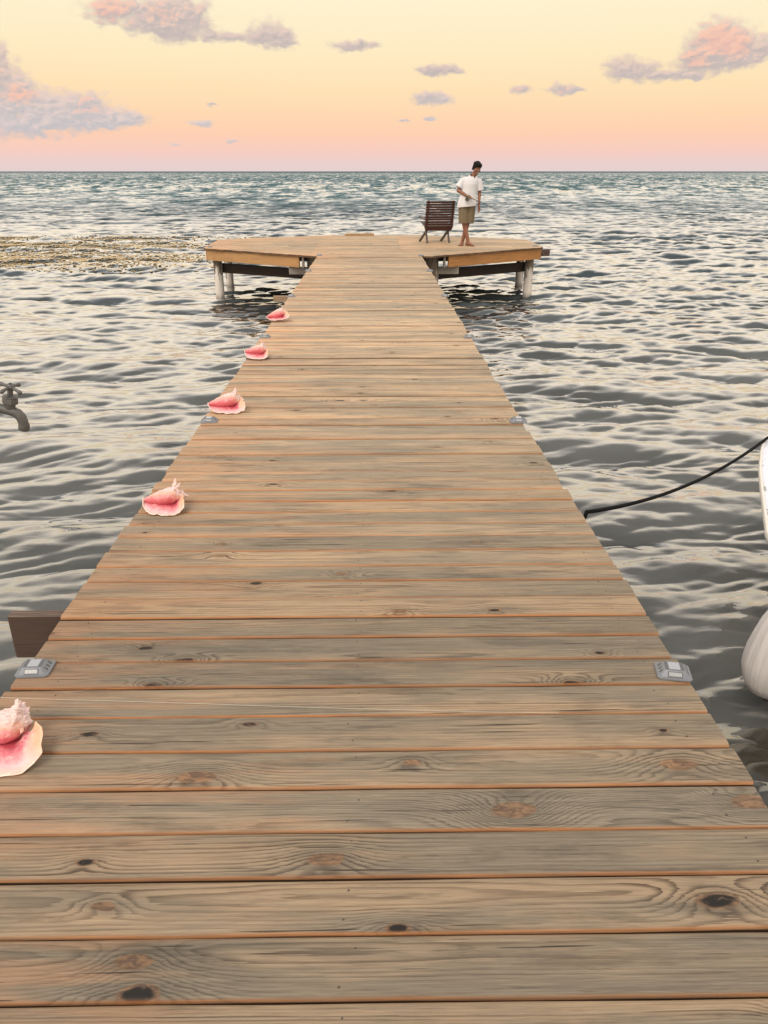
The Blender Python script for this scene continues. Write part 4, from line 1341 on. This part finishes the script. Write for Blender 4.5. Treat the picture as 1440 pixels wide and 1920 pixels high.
# ------------------------------------------------------------------ boat, fender and mooring rope at the right
def boat_mat():
    m = bpy.data.materials.new('boat_deck_paint')
    m.use_nodes = True
    T = Nodes(m.node_tree); b = m.node_tree.nodes['Principled BSDF']
    P = T.add('ShaderNodeTexCoord').outputs['Object']
    ed = T.xyz(T.add('ShaderNodeAttribute', attribute_name='edge').outputs['Vector'])[0]
    n = T.noise(P, 30.0, 6.0, .7)
    wide = T.noise(P, 5.0, 2.0, .5)
    worn = T.m('MULTIPLY', T.m('MULTIPLY', T.step(ed, .09, .02), T.step(n, .50, .54)), T.step(wide, .50, .56))
    c = T.mix(T.step(n, .3, .8), (0.66, 0.69, 0.78, 1), (0.58, 0.61, 0.70, 1))
    c = T.mix(worn, c, (0.20, 0.20, 0.18, 1))
    T.put(b.inputs['Base Color'], c)
    b.inputs['Roughness'].default_value = .4
    return m


M_HULL = simple_mat('white_gelcoat', (0.70, 0.69, 0.68), rough=.35, var=.06, vscale=6)
M_RUB = simple_mat('cream_rub_rail', (0.70, 0.66, 0.60), rough=.45, var=.06, vscale=10)
M_DECK = boat_mat()
boat = thing('moored_boat', 'white boat moored at the right picture edge, only a strip of its bow in view', 'boat', (0, 0, 0))
left = [(2.06, .4), (2.0, 1.4), (1.98, 2.4), (2.01, 3.20), (2.075, 3.61), (2.13, 3.76), (2.20, 3.93), (2.292, 4.149), (2.381, 4.36), (2.481, 4.59), (2.577, 4.79), (2.674, 4.985), (2.80, 5.20), (2.93, 5.36), (3.06, 5.46)]
axp, axd = Vector((3.06, 5.47)), Vector((.13, 1.0)).normalized()
left = [Vector((p.x, p.y)) for p in spline([q + (0,) for q in left], 44)]
GZ = -.245
nrm = Vector((axd.y, -axd.x))
right = [p + nrm * (2 * nrm.dot(axp - p)) for p in left]
outline = left + right[::-1][1:]
cen = Vector((sum(p.x for p in outline) / len(outline), sum(p.y for p in outline) / len(outline)))
N = len(outline)
scl = lambda k: [cen + (p - cen) * k for p in outline]
ringz = lambda k, z: [(p.x, p.y, z) for p in scl(k)]
m = MB(); m.rings([ringz(.58, WATER_Z - .25), ringz(.68, WATER_Z + .02), ringz(.76, WATER_Z + .32), ringz(.885, GZ - .16), ringz(.965, GZ - .07), ringz(.992, GZ - .030), ringz(.993, GZ - .004)], caps=False)
m.build('hull', M_HULL, boat, auto=60)
m = MB(); m.rings([ringz(.990, GZ - .048), ringz(1.004, GZ - .044), ringz(1.009, GZ - .025), ringz(1.006, GZ - .006), ringz(.998, GZ + .004), ringz(.985, GZ + .002), ringz(.982, GZ - .02)], caps=False)
m.build('rub_rail', M_RUB, boat, True)
ks = [.984, .97, .95, .92, .85, .6, .3, .02]
vs, att = [], []
for k in ks:
    for p in scl(k):
        vs.append((p.x, p.y, GZ - .010 + (.03 * (1 - k)))); att.append(((.984 - k) * 2.4, 0, 0))
fs = [(a * N + j, a * N + (j + 1) % N, (a + 1) * N + (j + 1) % N, (a + 1) * N + j) for a in range(len(ks) - 1) for j in range(N)]
fs.append(tuple((len(ks) - 1) * N + j for j in range(N)))
me = bpy.data.meshes.new('foredeck'); me.from_pydata(vs, [], fs); me.update()
at = me.attributes.new('edge', 'FLOAT_VECTOR', 'POINT'); at.data.foreach_set('vector', np.array(att, np.float32).ravel())
me.polygons.foreach_set('use_smooth', [True] * len(me.polygons))
link_mesh('foredeck', me, M_DECK, boat)
RB = Vector((2.80, 5.16, GZ + .02))
m = MB(); m.box((2.87, 5.13, GZ + .015), (.05, .03, .03)); m.tube([(2.79, 5.10, GZ + .035), (2.95, 5.16, GZ + .035)], .012, 10); m.build('cleat', M_CASE, boat, True)

M_FEND = bpy.data.materials.new('off_white_vinyl')
M_FEND.use_nodes = True
T = Nodes(M_FEND.node_tree); bb = M_FEND.node_tree.nodes['Principled BSDF']
P = T.add('ShaderNodeTexCoord').outputs['Object']
fx, fy, fz = T.xyz(P)
an = T.m('ARCTAN2', fx, fy)
sn = T.noise(T.comb(T.m('MULTIPLY', an, 9.0), T.m('MULTIPLY', fz, 2.0), 0.0), 1.0, 3.0, .6)
T.put(bb.inputs['Base Color'], T.mix(T.m('MULTIPLY', T.step(sn, .4, .75), .5), (0.60, 0.575, 0.56, 1), (0.46, 0.435, 0.42, 1)))
bb.inputs['Roughness'].default_value = .42
T.put(bb.inputs['Normal'], T.bump(sn, .5, .01))
fend = thing('boat_fender', 'big off white ribbed fender hanging at the side of the moored boat', 'fender', (1.938, 3.09, -.665))
FS = .140
prof = [(.006, -.19), (.05, -.186), (.10, -.165), (.126, -.115), (FS, -.05), (.140, -.01), (.132, .06), (.116, .13), (.098, .20), (.07, .27), (.045, .32), (.03, .345), (.02, .36)]
rings = []
for r, z in prof:
    rib = .022 * min(max((z + .05) / .12, 0), 1)
    rings.append([(r * (1 + rib * math.cos(14 * a)) * math.cos(a), r * (1 + rib * math.cos(14 * a)) * math.sin(a), z) for a in [2 * PI * j / 84 for j in range(84)]])
m = MB(); m.rings(rings); m.build('bladder', M_FEND, fend, True)
m = MB(); m.lathe([(.004, -.245), (.013, -.24), (.015, -.21), (.020, -.186)], n=14); m.build('eyelet', M_CASE_DARK, fend, True)
m = MB(); m.tube([(0, 0, .35), (.0, .0, .40), (.10, .01, .425), (.25, .02, .43)], .006, 8); m.build('lanyard', M_DARK, fend, True)

M_ROPE = simple_mat('black_rope', (0.004, 0.0042, 0.0055), spec=.12, rough=.8, var=.3, vscale=200, bump=.6, bscale=500)
A = Vector((1.028, 3.383, -.006))
pts = []
for k in range(41):
    t = k / 40
    p = A.lerp(RB, t)
    p.z -= .40 * t * (1 - t) * 1.0
    pts.append(p)
m = MB(); m.tube([Vector((.995, 3.372, -.06)), Vector((1.022, 3.378, -.03))] + pts, .0102, 10)
tag(m.build('mooring_rope', M_ROPE, None, True), 'black rope slung from the right pier edge up to the white boat', 'rope')

# ------------------------------------------------------------------ loose board, rocks, floating weed
m = MB(); m.box((0, 0, .02), (.74, .16, .04)); me = m.mesh('loose_board')
o = link_mesh('loose_board', me, M_FASCIA); o.location = (-.32, 20.84, .004); o.rotation_euler = (0, 0, R(1))
o.color = (.9, .95, 1, 1)
tag(o, 'short orange board lying at the far edge of the platform', 'board')
M_ROCK = simple_mat('wet_dark_stone', (0.045, 0.040, 0.030), rough=.25, var=.4, vscale=12, bump=.7, bscale=40)
for i, (rx, ry, r, lab) in enumerate(((1.935, 3.02, .085, 'dark wet stone awash below the fender, farthest of three'),
                                      (1.80, 2.885, .10, 'dark wet stone awash beside the pier, middle one of three'),
                                      (1.86, 2.74, .12, 'dark wet stone awash beside the pier, nearest of three'))):
    bm = bmesh.new(); bmesh.ops.create_icosphere(bm, subdivisions=4, radius=1.0)
    g = np.random.default_rng(i + 3)
    dirs = .75 * g.standard_normal((14, 3)); ph = g.uniform(0, 6, 14)
    for v in bm.verts:
        n = np.array(v.co); s = sum(math.sin(2.2 * (1 + k * .25) * float(n @ dirs[k]) + ph[k]) / (1 + k * .5) for k in range(14))
        q = 1 + .055 * s
        v.co = Vector((n[0] * 1.3 * q, n[1] * q, n[2] * .42 * q)) * r
    me = bpy.data.meshes.new('stone'); bm.to_mesh(me); bm.free()
    me.polygons.foreach_set('use_smooth', [True] * len(me.polygons))
    o = link_mesh('stone', me, M_ROCK); o.location = (rx, ry, float(waves(rx, ry)[2]) - .005)
    tag(o, lab, 'stone', 'wet stones beside the pier')


def weed():
    g = np.random.default_rng(12)
    n = 230000
    y = 22.3 + g.random(n) ** 1.0 * 13.0
    x = -22.0 + g.random(n) * 19.0
    # drifted into bands along the wave direction, thinning towards the platform
    band = np.sin(y * 1.55 + 0.6 * np.sin(x * .45) + .12 * x) + .6 * np.sin(y * 3.3 + x * .3 + 1.0)
    dens = np.clip(.55 + .48 * band, 0, 1) * np.clip((-3.4 - x + (y - 22) * -.15) / 9.0, .10, 1.0) * np.clip((y - 22.2) / 1.2, 0, 1) * np.clip((35.2 - y) / 2.5, 0, 1)
    keep = g.random(n) < dens
    x, y = x[keep], y[keep]
    px, py, pz = waves(x, y)
    n = len(px)
    vs = np.zeros((n, 4, 3)); a = g.random(n) * 2 * PI
    L = g.uniform(.03, .11, n); Wd = g.uniform(.025, .06, n)
    cx, sx_ = np.cos(a) * L, np.sin(a) * L
    lift = g.uniform(.0, .012, n)
    vs[:, 0] = np.stack([px - cx, py - sx_, pz + .006], -1)
    vs[:, 1] = np.stack([px + sx_ * Wd / L, py - cx * Wd / L, pz + .006], -1)
    vs[:, 2] = np.stack([px + cx, py + sx_, pz + .006 + lift * .15], -1)
    vs[:, 3] = np.stack([px - sx_ * Wd / L, py + cx * Wd / L, pz + .006], -1)
    me = bpy.data.meshes.new('floating_seaweed')
    q = np.arange(n)[:, None] * 4
    f = np.concatenate([q + np.array([[0, 1, 2]]), q + np.array([[0, 2, 3]])], 0)
    me.from_pydata(vs.reshape(-1, 3).tolist(), [], f.tolist()); me.update()
    return me


M_WEED = simple_mat('golden_seaweed', (0.62, 0.47, 0.25), rough=.7, var=.18, vscale=5)
tag(link_mesh('floating_seaweed', weed(), M_WEED), 'golden brown seaweed drifting in bands on the water left of the platform', None, None, 'stuff')
